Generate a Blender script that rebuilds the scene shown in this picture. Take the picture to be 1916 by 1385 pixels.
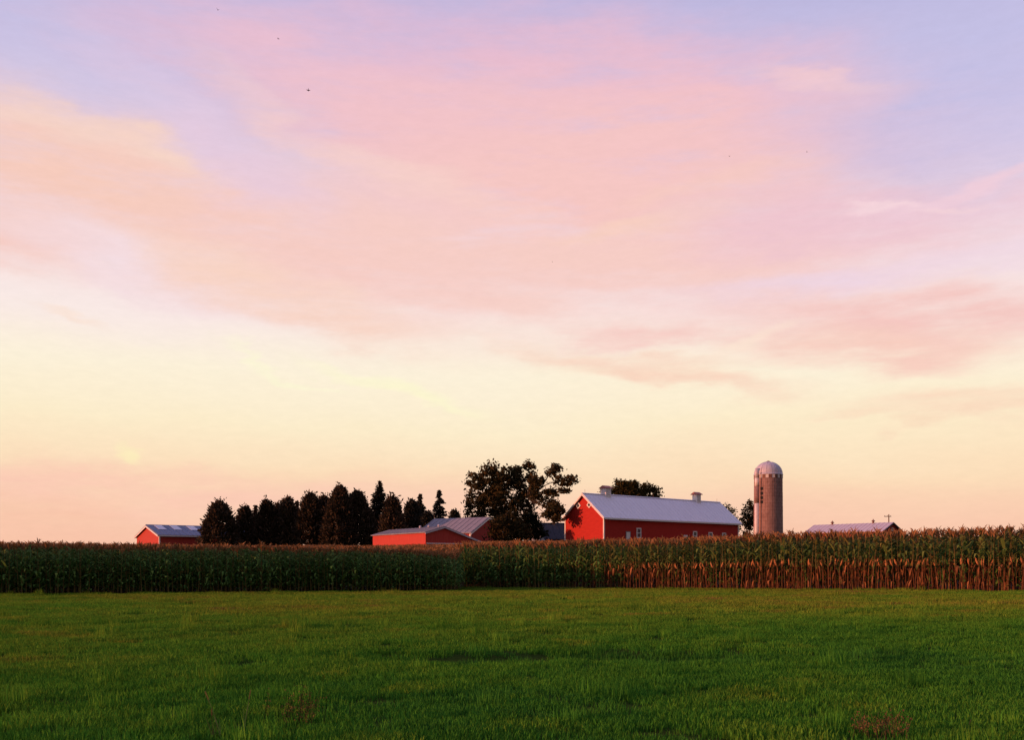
import bpy, math, random
import numpy as np
from mathutils import Vector, Matrix

random.seed(11)
rng = np.random.default_rng(7)
for o in list(bpy.data.objects):
    bpy.data.objects.remove(o)
scene = bpy.context.scene
C = scene.collection
R = math.radians

# ------------------------------------------------------------------ camera
F, CX, HY, EYE = 1840.0, 958.0, 1060.0, 1.6      # focal length in photo pixels, principal column, horizon row, eye height
cd = bpy.data.cameras.new("camera")
cam = bpy.data.objects.new("camera", cd)
C.objects.link(cam)
cam.location = (0, 0, EYE)
cam.rotation_euler = (R(90), 0, 0)
cd.sensor_width = 36
cd.lens = 36 * F / 1916
cd.shift_y = (HY - 692.5) / 1916
cd.clip_start = 0.1
cd.clip_end = 20000
scene.camera = cam


def S(r, g, b):
    f = lambda c: (c / 12.92 if c <= 0.04045 else ((c + 0.055) / 1.055) ** 2.4)
    return (f(r / 255), f(g / 255), f(b / 255), 1.0)


# ------------------------------------------------------------------ sun
SUN = Vector((-0.95, -0.30, math.tan(R(6.5)))).normalized()
sd = bpy.data.lights.new("sun", 'SUN')
sd.energy = 5.0
sd.angle = R(0.6)
sd.color = (1.0, 0.37, 0.19)
so = bpy.data.objects.new("sun", sd)
C.objects.link(so)
so.rotation_euler = (-SUN).to_track_quat('-Z', 'Y').to_euler()

# ------------------------------------------------------------------ sky
world = bpy.data.worlds.new("World")
scene.world = world
world.use_nodes = True
W = world.node_tree
W.nodes.clear()


def wn(t, **k):
    n = W.nodes.new(t)
    for a, b in k.items():
        setattr(n, a, b)
    return n


def put(sock, v):
    if hasattr(v, 'node'):
        W.links.new(v, sock)
    else:
        sock.default_value = v


def M(op, a, b=0.0, c=None, clamp=False):
    n = wn('ShaderNodeMath', operation=op, use_clamp=clamp)
    put(n.inputs[0], a)
    if op not in ('EXPONENT', 'ARCSINE'):
        put(n.inputs[1], b)
    if c is not None:
        put(n.inputs[2], c)
    return n.outputs[0]


def mixc(f, a, b):
    n = wn('ShaderNodeMix', data_type='RGBA')
    put(n.inputs[0], f)
    put(n.inputs[6], a)
    put(n.inputs[7], b)
    return n.outputs[2]


def noise(vec, scale, detail=3.0, rough=0.55):
    n = wn('ShaderNodeTexNoise')
    put(n.inputs['Vector'], vec)
    n.inputs['Scale'].default_value = scale
    n.inputs['Detail'].default_value = detail
    n.inputs['Roughness'].default_value = rough
    return n.outputs[0]


tc = wn('ShaderNodeTexCoord')
sep = wn('ShaderNodeSeparateXYZ')
W.links.new(tc.outputs['Generated'], sep.inputs[0])
az = M('ARCTAN2', sep.outputs[0], sep.outputs[1])
el = M('ARCSINE', sep.outputs[2])
mp = wn('ShaderNodeMapping')
W.links.new(tc.outputs['Generated'], mp.inputs[0])
mp.inputs['Scale'].default_value = (1, 1, 3.2)
mp.inputs['Rotation'].default_value = (0, R(9), 0)
dirv = mp.outputs[0]
n1 = noise(dirv, 3.0, 4.0, 0.5)
n2 = noise(dirv, 5.2, 5.0, 0.55)
n3 = noise(dirv, 13.0, 5.0, 0.6)
azw = M('ADD', M('ADD', az, M('MULTIPLY', M('SUBTRACT', n1, 0.5), 0.20)), M('MULTIPLY', M('SUBTRACT', n3, 0.5), 0.07))
elw = M('ADD', M('ADD', el, M('MULTIPLY', M('SUBTRACT', n2, 0.5), 0.075)), M('MULTIPLY', M('SUBTRACT', n3, 0.5), 0.022))

ramp = wn('ShaderNodeValToRGB')
cr = ramp.color_ramp
stops = [(0, (250, 190, 160)), (2.5, (251, 202, 175)), (5, (254, 222, 186)), (8, (255, 238, 204)), (11, (255, 243, 219)),
         (14, (252, 234, 230)), (18.3, (240, 222, 235)), (22.4, (216, 203, 231)), (26.3, (200, 194, 229)), (30.5, (186, 182, 223)),
         (40, (178, 175, 226)), (55, (180, 181, 236)), (90, (175, 180, 240))]
while len(cr.elements) < len(stops):
    cr.elements.new(0.5)
for e, (p, c) in zip(cr.elements, stops):
    e.position = p / 90
    e.color = S(*c)
W.links.new(M('MULTIPLY', M('ADD', el, M('MULTIPLY', M('SUBTRACT', n1, 0.5), 0.06)), 2 / math.pi, clamp=True), ramp.inputs[0])
col = ramp.outputs[0]

# clouds: (column, row, half width, half height, tilt, colour, strength) turned into azimuth and elevation
CLOUDS = [
    (560, 120, 420, 70, 9, (222, 188, 216), .75),
    (300, 110, 230, 60, 10, (222, 190, 216), .6),
    (1050, 120, 480, 75, 4, (229, 188, 212), .85),
    (760, 225, 420, 80, 14, (240, 194, 208), .9),
    (1240, 235, 460, 110, 4, (243, 194, 204), .95),
    (1130, 385, 600, 150, 6, (249, 201, 196), 1.0),
    (560, 440, 400, 95, 13, (249, 205, 197), .95),
    (110, 350, 360, 95, 14, (249, 204, 190), 1.0),
    (130, 330, 240, 65, 12, (250, 207, 190), .5),
    (150, 246, 210, 26, 8, (250, 216, 200), .65),
    (30, 450, 130, 48, 4, (249, 205, 195), .9),
    (340, 240, 200, 36, 24, (226, 204, 228), .75),
    (470, 340, 150, 40, 24, (240, 206, 218), .5),
    (270, 500, 220, 40, 14, (247, 224, 230), .85),
    (60, 550, 260, 45, 4, (252, 236, 232), .7),
    (560, 250, 240, 24, 18, (244, 208, 210), .35),
    (760, 330, 300, 30, 16, (251, 212, 202), .5),
    (1000, 500, 560, 62, 4, (249, 207, 198), .9),
    (540, 560, 240, 42, 14, (251, 213, 196), .85),
    (850, 560, 200, 22, 5, (250, 210, 200), .5),
    (1240, 425, 200, 18, -4, (252, 213, 190), .6),
    (1350, 355, 160, 20, -6, (250, 206, 192), .5),
    (1620, 410, 300, 55, 2, (240, 198, 210), .8),
    (1640, 520, 300, 26, -2, (240, 216, 232), .7),
    (1740, 600, 330, 44, 4, (247, 200, 194), .95),
    (1640, 655, 260, 34, 6, (250, 206, 192), .85),
    (1180, 622, 170, 18, 3, (249, 206, 198), .8),
    (1130, 662, 220, 16, 6, (251, 212, 192), .7),
    (1230, 704, 190, 20, 8, (251, 210, 188), .8),
    (1390, 640, 90, 8, -14, (255, 232, 212), .6),
    (1840, 765, 240, 26, 3, (252, 214, 188), .7),
    (1690, 805, 60, 10, 2, (251, 214, 186), .5),
    (1560, 780, 60, 8, 6, (252, 218, 190), .5),
    (1555, 140, 130, 16, 12, (247, 206, 210), .85),
    (1640, 210, 190, 60, 8, (228, 195, 214), .6),
    (1870, 150, 200, 140, 0, (196, 193, 231), .6),
    (1860, 350, 120, 12, -14, (244, 208, 220), .8),
    (1820, 388, 60, 6, 2, (250, 216, 220), .6),
    (1700, 381, 60, 8, 4, (254, 222, 226), .75),
    (540, 700, 110, 9, 20, (255, 251, 214), .6),
    (760, 725, 170, 13, 13, (255, 250, 210), .6),
    (830, 755, 110, 10, 14, (255, 251, 206), .5),
    (242, 852, 26, 13, 18, (255, 246, 190), .75),
    (140, 595, 60, 8, 10, (253, 224, 204), .5),
    (200, 925, 620, 46, 1, (253, 204, 182), .85),
    (60, 985, 420, 36, 0, (250, 196, 170), .6),
    (1500, 960, 620, 40, -2, (252, 206, 178), .5),
]
fmap = wn('ShaderNodeMapping')
W.links.new(tc.outputs['Generated'], fmap.inputs[0])
fmap.inputs['Rotation'].default_value = (0, R(8), 0)
fmap.inputs['Scale'].default_value = (1.0, 1, 6.5)
fib = noise(fmap.outputs[0], 9.0, 7.0, 0.62)
fibm = M('MULTIPLY_ADD', M('SUBTRACT', fib, 0.5), 2.1, 0.95)
for (px, py, rx, ry, rot, c, s) in CLOUDS:
    a0 = math.atan((px - CX) / F)
    e0 = math.atan((HY - py) / F * math.cos(a0))
    ca, sa = math.cos(R(rot)), math.sin(R(rot))
    dx = M('SUBTRACT', azw, a0)
    dy = M('SUBTRACT', elw, e0)
    u = M('MULTIPLY_ADD', dx, ca * F / rx, M('MULTIPLY', dy, -sa * F / rx))
    v = M('MULTIPLY_ADD', dx, sa * F / ry, M('MULTIPLY', dy, ca * F / ry))
    d2 = M('MULTIPLY_ADD', u, u, M('MULTIPLY', v, v))
    q = M('MULTIPLY', d2, d2)
    m = M('MULTIPLY', M('EXPONENT', M('MULTIPLY', M('ADD', d2, q), -0.42)), M('MULTIPLY', fibm, s, None, True))
    col = mixc(m, col, S(*c))
# the same cloud layer goes on round the rest of the sky
side = M('MULTIPLY', M('SUBTRACT', M('ABSOLUTE', az), 0.6), 2.0, clamp=True)
band = M('MULTIPLY', M('SUBTRACT', M('SINE', M('MULTIPLY', el, 2.0)), 0.25), 1.6, clamp=True)
gm = M('MULTIPLY', M('MULTIPLY', M('SUBTRACT', noise(dirv, 2.2, 5.0), 0.42), 5.0, clamp=True), M('MULTIPLY', side, band))
col = mixc(M('MULTIPLY', gm, 0.7), col, S(214, 170, 190))
# away from the sun's side of the sky the dusk is dimmer
anti = M('MULTIPLY', M('ADD', M('MULTIPLY_ADD', sep.outputs[0], 0.55, M('MULTIPLY', sep.outputs[1], -0.85)), 0.12), 1.1, clamp=True)
gain = M('SUBTRACT', 1.0, M('MULTIPLY', anti, 0.64))
vm = wn('ShaderNodeVectorMath', operation='SCALE')
W.links.new(col, vm.inputs[0])
W.links.new(gain, vm.inputs['Scale'])
# very fine mottling, as thin high cloud has
grain = M('MULTIPLY_ADD', M('SUBTRACT', noise(dirv, 60.0, 4.0, 0.7), 0.5), 0.10, 1.0)
vm2 = wn('ShaderNodeVectorMath', operation='SCALE')
W.links.new(vm.outputs[0], vm2.inputs[0])
W.links.new(grain, vm2.inputs['Scale'])
sky = wn('ShaderNodeTexSky', sky_type='NISHITA')
sky.sun_disc = False
sky.sun_elevation = R(6.5)
sky.sun_rotation = math.atan2(SUN.x, SUN.y)
bg1 = wn('ShaderNodeBackground')
bg1.inputs['Strength'].default_value = 0.97
W.links.new(vm2.outputs[0], bg1.inputs[0])
bg2 = wn('ShaderNodeBackground')
bg2.inputs['Strength'].default_value = 0.004
W.links.new(sky.outputs[0], bg2.inputs[0])
ad = wn('ShaderNodeAddShader')
W.links.new(bg1.outputs[0], ad.inputs[0])
W.links.new(bg2.outputs[0], ad.inputs[1])
wo = wn('ShaderNodeOutputWorld')
W.links.new(ad.outputs[0], wo.inputs[0])
try:
    world.cycles.sampling_method = 'MANUAL'
    world.cycles.sample_map_resolution = 512
except Exception:
    pass

vs = scene.view_settings
vs.view_transform = 'Standard'
vs.look = 'None'
vs.exposure = 0.0
vs.gamma = 1.0
vs.use_curve_mapping = False
scene.render.engine = 'CYCLES'
scene.cycles.max_bounces = 6
scene.cycles.diffuse_bounces = 3
scene.cycles.transparent_max_bounces = 8


# ------------------------------------------------------------------ helpers
def at(px, py, Y):
    """world point seen at a photo pixel, at distance Y"""
    return Vector(((px - CX) / F * Y, Y, EYE + (HY - py) / F * Y))


def tag(o, label=None, cat=None, group=None, kind=None):
    if label: o['label'] = label
    if cat: o['category'] = cat
    if group: o['group'] = group
    if kind: o['kind'] = kind
    return o


def empty(name, loc, rz=0.0):
    o = bpy.data.objects.new(name, None)
    C.objects.link(o)
    o.location = loc
    o.rotation_euler = (0, 0, rz)
    o.empty_display_size = 0.3
    return o


class MB:
    def __init__(s):
        s.v, s.f, s.c = [], [], []

    def add(s, vs_, fs, col=None):
        n = len(s.v)
        s.v += [tuple(p) for p in vs_]
        s.f += [tuple(i + n for i in f) for f in fs]
        if col is not None:
            s.c += [col] * len(vs_)

    def box(s, x0, x1, y0, y1, z0, z1, Mx=None):
        p = [(x, y, z) for z in (z0, z1) for (x, y) in ((x0, y0), (x1, y0), (x1, y1), (x0, y1))]
        if Mx is not None:
            p = [tuple(Mx @ Vector(q)) for q in p]
        s.add(p, [(0, 3, 2, 1), (4, 5, 6, 7), (0, 1, 5, 4), (1, 2, 6, 5), (2, 3, 7, 6), (3, 0, 4, 7)])

    def prism(s, poly, x0, x1):
        """polygon in (y,z) swept along x"""
        n = len(poly)
        p = [(x0, y, z) for y, z in poly] + [(x1, y, z) for y, z in poly]
        fs = [tuple(range(n))[::-1], tuple(range(n, 2 * n))]
        fs += [(i, (i + 1) % n, n + (i + 1) % n, n + i) for i in range(n)]
        s.add(p, fs)

    def tube(s, pts, rad, n=6, col=None, cap=True):
        pts = [Vector(p) for p in pts]
        ring = []
        vv, ff = [], []
        for i, p in enumerate(pts):
            d = (pts[min(i + 1, len(pts) - 1)] - pts[max(i - 1, 0)]).normalized()
            a = d.orthogonal().normalized() if abs(d.z) < 0.95 else Vector((1, 0, 0))
            a = (a - d * a.dot(d)).normalized()
            b = d.cross(a)
            r = rad[i] if isinstance(rad, (list, tuple)) else rad
            for k in range(n):
                t = 2 * math.pi * k / n
                vv.append(p + (a * math.cos(t) + b * math.sin(t)) * r)
        for i in range(len(pts) - 1):
            for k in range(n):
                ff.append((i * n + k, i * n + (k + 1) % n, (i + 1) * n + (k + 1) % n, (i + 1) * n + k))
        if cap:
            ff.append(tuple(range(n))[::-1])
            ff.append(tuple(range((len(pts) - 1) * n, len(pts) * n)))
        s.add(vv, ff, col)

    def mesh(s, name, mat):
        me = bpy.data.meshes.new(name)
        me.from_pydata(s.v, [], s.f)
        if s.c:
            a = me.color_attributes.new('tint', 'FLOAT_COLOR', 'POINT')
            a.data.foreach_set('color', np.array(s.c, dtype=np.float32).ravel())
        me.materials.append(mat)
        me.update()
        return me

    def build(s, name, mat, parent=None, smooth=False):
        me = s.mesh(name, mat)
        if smooth:
            me.polygons.foreach_set('use_smooth', [True] * len(me.polygons))
        o = bpy.data.objects.new(name, me)
        C.objects.link(o)
        if parent: o.parent = parent
        return o


# ------------------------------------------------------------------ materials
class NT:
    def __init__(s, name):
        s.m = bpy.data.materials.new(name)
        s.m.use_nodes = True
        s.t = s.m.node_tree
        s.b = s.t.nodes['Principled BSDF']
        s.out = s.t.nodes['Material Output']

    def n(s, t, **k):
        x = s.t.nodes.new(t)
        for a, b in k.items():
            setattr(x, a, b)
        return x

    def l(s, a, b):
        s.t.links.new(a, b)


def noise_mat(name, c1, c2, scale=3.0, rough=0.8, metallic=0.0, stretch=(1, 1, 1), bump=0.0, bscale=30, streak=None, spec=0.3, c3=None):
    k = NT(name)
    tcn = k.n('ShaderNodeTexCoord')
    mpn = k.n('ShaderNodeMapping')
    mpn.inputs['Scale'].default_value = stretch
    k.l(tcn.outputs['Object'], mpn.inputs[0])
    nz = k.n('ShaderNodeTexNoise')
    nz.inputs['Scale'].default_value = scale
    nz.inputs['Detail'].default_value = 6
    nz.inputs['Roughness'].default_value = 0.65
    k.l(mpn.outputs[0], nz.inputs['Vector'])
    rp = k.n('ShaderNodeValToRGB')
    rp.color_ramp.elements[0].position = 0.33
    rp.color_ramp.elements[1].position = 0.68
    rp.color_ramp.elements[0].color = (*c1, 1)
    rp.color_ramp.elements[1].color = (*c2, 1)
    if c3:
        e = rp.color_ramp.elements.new(0.8)
        e.color = (*c3, 1)
    k.l(nz.outputs[0], rp.inputs[0])
    k.l(rp.outputs[0], k.b.inputs['Base Color'])
    k.b.inputs['Roughness'].default_value = rough
    k.b.inputs['Metallic'].default_value = metallic
    k.b.inputs['Specular IOR Level'].default_value = spec
    if bump:
        nb = k.n('ShaderNodeTexNoise')
        nb.inputs['Scale'].default_value = bscale
        nb.inputs['Detail'].default_value = 5
        k.l(mpn.outputs[0], nb.inputs['Vector'])
        bp = k.n('ShaderNodeBump')
        bp.inputs['Strength'].default_value = bump
        bp.inputs['Distance'].default_value = 0.05
        k.l(nb.outputs[0], bp.inputs['Height'])
        k.l(bp.outputs[0], k.b.inputs['Normal'])
    return k.m


def leaf_mat(name, base=None, var=0.35, trans=0.25, hue=(1.3, 0.95, 0.7)):
    """diffuse + translucent leaf; 'tint' vertex colour is the leaf's own colour; varies per object and along the mesh"""
    k = NT(name)
    k.t.nodes.remove(k.b)
    if base is None:
        a = k.n('ShaderNodeAttribute', attribute_name='tint')
        src = a.outputs['Color']
    else:
        rgb = k.n('ShaderNodeRGB')
        rgb.outputs[0].default_value = (*base, 1)
        src = rgb.outputs[0]
    oi = k.n('ShaderNodeObjectInfo')
    geo = k.n('ShaderNodeNewGeometry')
    add = k.n('ShaderNodeMath', operation='MULTIPLY_ADD')
    k.l(oi.outputs['Random'], add.inputs[0])
    add.inputs[1].default_value = 0.5
    mm = k.n('ShaderNodeMath', operation='MULTIPLY')
    k.l(geo.outputs['Random Per Island'], mm.inputs[0])
    mm.inputs[1].default_value = 0.5
    k.l(mm.outputs[0], add.inputs[2])
    mr = k.n('ShaderNodeMapRange')
    k.l(add.outputs[0], mr.inputs[0])
    mr.inputs[3].default_value = 1 - var
    mr.inputs[4].default_value = 1 + var
    sc = k.n('ShaderNodeVectorMath', operation='SCALE')
    k.l(src, sc.inputs[0])
    k.l(mr.outputs[0], sc.inputs['Scale'])
    hx = k.n('ShaderNodeVectorMath', operation='MULTIPLY')
    k.l(sc.outputs[0], hx.inputs[0])
    hx.inputs[1].default_value = hue
    mx = k.n('ShaderNodeMix', data_type='RGBA')
    k.l(geo.outputs['Random Per Island'], mx.inputs[0])
    k.l(sc.outputs[0], mx.inputs[6])
    k.l(hx.outputs[0], mx.inputs[7])
    d = k.n('ShaderNodeBsdfDiffuse')
    t = k.n('ShaderNodeBsdfTranslucent')
    k.l(mx.outputs[2], d.inputs[0])
    k.l(mx.outputs[2], t.inputs[0])
    ms = k.n('ShaderNodeMixShader')
    ms.inputs[0].default_value = trans
    k.l(d.outputs[0], ms.inputs[1])
    k.l(t.outputs[0], ms.inputs[2])
    k.l(ms.outputs[0], k.out.inputs[0])
    return k.m


def siding_mat(name, c1, c2, pitch=0.16, vertical=False):
    k = NT(name)
    tcn = k.n('ShaderNodeTexCoord')
    sp = k.n('ShaderNodeSeparateXYZ')
    k.l(tcn.outputs['Object'], sp.inputs[0])
    nz = k.n('ShaderNodeTexNoise')
    mpn = k.n('ShaderNodeMapping')
    mpn.inputs['Scale'].default_value = (0.5, 0.5, 2.5) if not vertical else (2.5, 2.5, 0.4)
    k.l(tcn.outputs['Object'], mpn.inputs[0])
    k.l(mpn.outputs[0], nz.inputs['Vector'])
    nz.inputs['Scale'].default_value = 2.0
    nz.inputs['Detail'].default_value = 8
    nz.inputs['Roughness'].default_value = 0.7
    rp = k.n('ShaderNodeValToRGB')
    rp.color_ramp.elements[0].position = 0.3
    rp.color_ramp.elements[1].position = 0.72
    rp.color_ramp.elements[0].color = (*c1, 1)
    rp.color_ramp.elements[1].color = (*c2, 1)
    k.l(nz.outputs[0], rp.inputs[0])
    k.l(rp.outputs[0], k.b.inputs['Base Color'])
    # lap of the boards as fine relief
    w = k.n('ShaderNodeMath', operation='DIVIDE')
    if vertical:
        ax = k.n('ShaderNodeMath', operation='ADD')
        k.l(sp.outputs[0], ax.inputs[0])
        k.l(sp.outputs[1], ax.inputs[1])
        k.l(ax.outputs[0], w.inputs[0])
    else:
        k.l(sp.outputs[2], w.inputs[0])
    w.inputs[1].default_value = pitch
    fr = k.n('ShaderNodeMath', operation='FRACT')
    k.l(w.outputs[0], fr.inputs[0])
    bp = k.n('ShaderNodeBump')
    bp.inputs['Strength'].default_value = 0.5
    bp.inputs['Distance'].default_value = 0.02
    k.l(fr.outputs[0], bp.inputs['Height'])
    k.l(bp.outputs[0], k.b.inputs['Normal'])
    k.b.inputs['Roughness'].default_value = 0.75
    k.b.inputs['Specular IOR Level'].default_value = 0.25
    return k.m


RED = siding_mat('red_barn_paint', (0.33, 0.012, 0.009), (0.45, 0.024, 0.014))
RED2 = siding_mat('weathered_red_steel', (0.36, 0.030, 0.022), (0.46, 0.062, 0.045), 0.3, True)
RED3 = siding_mat('faded_red_boards', (0.26, 0.022, 0.017), (0.34, 0.036, 0.027), 0.2, True)
WHITE = noise_mat('white_paint', (0.62, 0.60, 0.58), (0.78, 0.76, 0.74), 4, 0.6)
ROOF = noise_mat('pale_galvanised_roof', (0.66, 0.65, 0.70), (0.80, 0.79, 0.83), 1.2, 0.6, 0.0, (6, 0.5, 0.5), 0.1, 8)
ROOFB = noise_mat('blue_grey_steel_roof', (0.10, 0.13, 0.21), (0.15, 0.18, 0.27), 1.2, 0.6, 0.0, (4, 0.5, 0.5))
ROOFG = noise_mat('dull_grey_roof', (0.18, 0.17, 0.19), (0.27, 0.25, 0.27), 1.5, 0.7, 0.0, (4, 0.6, 0.6))
ROOFP = noise_mat('pale_steel_roof', (0.42, 0.38, 0.42), (0.52, 0.48, 0.52), 1.5, 0.6, 0.0, (4, 0.6, 0.6))
SHINGLE = noise_mat('dark_shingle', (0.02, 0.022, 0.03), (0.04, 0.042, 0.055), 5, 0.9)
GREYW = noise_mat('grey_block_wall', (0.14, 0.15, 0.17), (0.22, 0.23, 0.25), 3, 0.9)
SKYL = noise_mat('translucent_roof_panel', (0.5, 0.52, 0.6), (0.62, 0.64, 0.7), 3, 0.5)
CUPR = noise_mat('rusty_cupola_roof', (0.32, 0.10, 0.08), (0.45, 0.2, 0.17), 5, 0.8)
STAVE = noise_mat('weathered_stave_concrete', (0.21, 0.125, 0.112), (0.34, 0.215, 0.19), 1.6, 0.9, 0, (1.6, 1.6, 0.7), 0.35, 6)
HOOP = noise_mat('rusty_steel_hoop', (0.14, 0.07, 0.05), (0.22, 0.11, 0.08), 4, 0.8)
DOME = noise_mat('galvanised_dome', (0.42, 0.39, 0.44), (0.54, 0.51, 0.55), 1.5, 0.6, 0.15, (2, 2, .6), 0.1, 5)
CHUTE = noise_mat('white_chute_steel', (0.58, 0.52, 0.50), (0.72, 0.67, 0.65), 2, 0.6)
DARK = noise_mat('dark_opening', (0.008, 0.008, 0.010), (0.02, 0.02, 0.022), 4, 0.8)
BIRDM = noise_mat('dark_feathers', (0.02, 0.018, 0.02), (0.05, 0.045, 0.045), 10, 0.8)
BARK = noise_mat('bark', (0.03, 0.022, 0.017), (0.07, 0.052, 0.04), 3, 0.95, 0, (3, 3, .6), 0.4, 12)
POLEM = noise_mat('weathered_pole_wood', (0.10, 0.07, 0.05), (0.16, 0.11, 0.08), 3, 0.9)
gk = NT('window_glass')
gk.b.inputs['Base Color'].default_value = (0.02, 0.03, 0.06, 1)
gk.b.inputs['Roughness'].default_value = 0.12
GLASS = gk.m
CORN = leaf_mat('corn_leaf', None, 0.4, 0.25, (1.2, 0.98, 0.8))


# ------------------------------------------------------------------ terrain
def sst(a, b, x):
    t = min(1, max(0, (x - a) / (b - a)))
    return t * t * (3 - 2 * t)


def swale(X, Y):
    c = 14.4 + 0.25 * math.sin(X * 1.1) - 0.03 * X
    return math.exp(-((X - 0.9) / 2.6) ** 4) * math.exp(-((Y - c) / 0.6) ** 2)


def ground_z(X, Y):
    if Y < 36: g = 0.12 + 0.30 * sst(-5, 36, Y)
    elif Y < 52: g = 0.42
    else: g = 0.42 + 0.0262 * (min(Y, 142) - 52)
    g += 0.0088 * max(0, min(32, X)) * sst(0, 30, Y) + 0.011 * max(-45, min(0, X)) * sst(46, 75, Y)
    if Y > 142:
        g += 0.35 * sst(142, 148, Y) * 1.0
    if Y < 40:
        g += 0.02 * math.sin(X * 0.9 + 1) * math.sin(Y * 0.7) + 0.015 * math.sin(X * 2.1) * math.sin(Y * 1.9 + 2)
        g -= 0.2 * swale(X, Y)
    return g


def ground_mat():
    k = NT('meadow_turf')
    tcn = k.n('ShaderNodeTexCoord')
    nz = k.n('ShaderNodeTexNoise')
    nz.inputs['Scale'].default_value = 0.35
    nz.inputs['Detail'].default_value = 8
    k.l(tcn.outputs['Object'], nz.inputs['Vector'])
    rp = k.n('ShaderNodeValToRGB')
    e = rp.color_ramp.elements
    e[0].position = 0.35; e[0].color = (0.022, 0.055, 0.010, 1)
    e[1].position = 0.7; e[1].color = (0.060, 0.066, 0.014, 1)
    k.l(nz.outputs[0], rp.inputs[0])
    n2_ = k.n('ShaderNodeTexNoise')
    n2_.inputs['Scale'].default_value = 14
    n2_.inputs['Detail'].default_value = 6
    k.l(tcn.outputs['Object'], n2_.inputs['Vector'])
    mx = k.n('ShaderNodeMix', data_type='RGBA', blend_type='MULTIPLY')
    mx.inputs[0].default_value = 0.8
    r2 = k.n('ShaderNodeValToRGB')
    r2.color_ramp.elements[0].color = (0.3, 0.3, 0.3, 1)
    r2.color_ramp.elements[1].color = (1.5, 1.5, 1.4, 1)
    k.l(n2_.outputs[0], r2.inputs[0])
    k.l(rp.outputs[0], mx.inputs[6])
    k.l(r2.outputs[0], mx.inputs[7])
    k.l(mx.outputs[2], k.b.inputs['Base Color'])
    k.b.inputs['Roughness'].default_value = 1.0
    k.b.inputs['Specular IOR Level'].default_value = 0.0
    return k.m


def axis(core, step, far):
    a = list(np.arange(core[0], core[1] + 1e-6, step))
    x, s = core[1], step
    while x < far:
        s *= 1.35
        x += s
        a.append(x)
    x, s = core[0], step
    while x > -far:
        s *= 1.35
        x -= s
        a.insert(0, x)
    return a


def sheet(name, xs, ys, mat, dz=0.0):
    v = [(x, y, ground_z(x, y) + dz) for y in ys for x in xs]
    n = len(xs)
    f = [(j * n + i, j * n + i + 1, (j + 1) * n + i + 1, (j + 1) * n + i) for j in range(len(ys) - 1) for i in range(n - 1)]
    me = bpy.data.meshes.new(name)
    me.from_pydata(v, [], f)
    me.polygons.foreach_set('use_smooth', [True] * len(f))
    me.materials.append(mat)
    o = bpy.data.objects.new(name, me)
    C.objects.link(o)
    return o


xs = axis((-14, 14), 0.35, 6000)
ys = [y for y in axis((4, 22), 0.25, 6000)]
ys = sorted(set([round(y, 3) for y in ys if y < 30] + [float(y) for y in range(30, 160, 2)] + [round(y, 3) for y in axis((140, 150), 4, 7000) if y > 160]))
tag(sheet('ground', xs, ys, ground_mat()), kind='structure')


def left_edge(X): return max(44.6 + 0.33 * (X + 2.6), 24)


def right_edge(X): return 52.0 - 0.672 * (X + 2.6)


def edge(X): return left_edge(X) if X < -2.6 else max(right_edge(X), 24)


SOIL = noise_mat('field_soil', (0.03, 0.02, 0.014), (0.055, 0.038, 0.026), 3, 1.0, bump=0.3)
xs2 = list(np.arange(-75, 75.1, 1.0))
rows = []
for t in np.linspace(0, 1, 60):
    rows.append([(x, edge(x) + 0.1 + (140 - edge(x)) * t) for x in xs2])
v = [(x, y, ground_z(x, y) + 0.02) for r_ in rows for (x, y) in r_]
n = len(xs2)
me = bpy.data.meshes.new('field_soil')
me.from_pydata(v, [], [(j * n + i, j * n + i + 1, (j + 1) * n + i + 1, (j + 1) * n + i) for j in range(59) for i in range(n - 1)])
me.materials.append(SOIL)
so_ = bpy.data.objects.new('field_soil', me)
C.objects.link(so_)
tag(so_, kind='structure')


# ------------------------------------------------------------------ buildings
def pane_window(parent, face, a, z, w, h, y0=0.0, rot=0.0, bars=1, label=None):
    """window on local plane y=y0 ('side') or x=0 ('gable'); a = coordinate along the wall, z = centre height"""
    if face == 'side':
        Mx = Matrix.Translation((a, y0, z))
    else:
        Mx = Matrix.Translation((y0, a, z)) @ Matrix.Rotation(R(-90), 4, 'Z')
    Mx = Mx @ Matrix.Rotation(rot, 4, 'Y')
    t = 0.16
    b = MB()
    b.box(-w / 2, w / 2, -0.09, 0.02, -h / 2, -h / 2 + t, Mx)
    b.box(-w / 2, w / 2, -0.09, 0.02, h / 2 - t, h / 2, Mx)
    b.box(-w / 2, -w / 2 + t, -0.087, 0.02, -h / 2 + t, h / 2 - t, Mx)
    b.box(w / 2 - t, w / 2, -0.087, 0.02, -h / 2 + t, h / 2 - t, Mx)
    fr = b.build('window', WHITE, parent)
    if label: fr['label'] = label
    p = MB()
    p.box(-w / 2 + t, w / 2 - t, -0.03, -0.01, -h / 2 + t, h / 2 - t, Mx)
    p.build('pane', GLASS, fr)
    if bars:
        g = MB()
        g.box(-w / 2 + t, w / 2 - t, -0.07, -0.035, -0.05, 0.05, Mx)
        g.build('muntin', WHITE, fr)
    return fr


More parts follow.
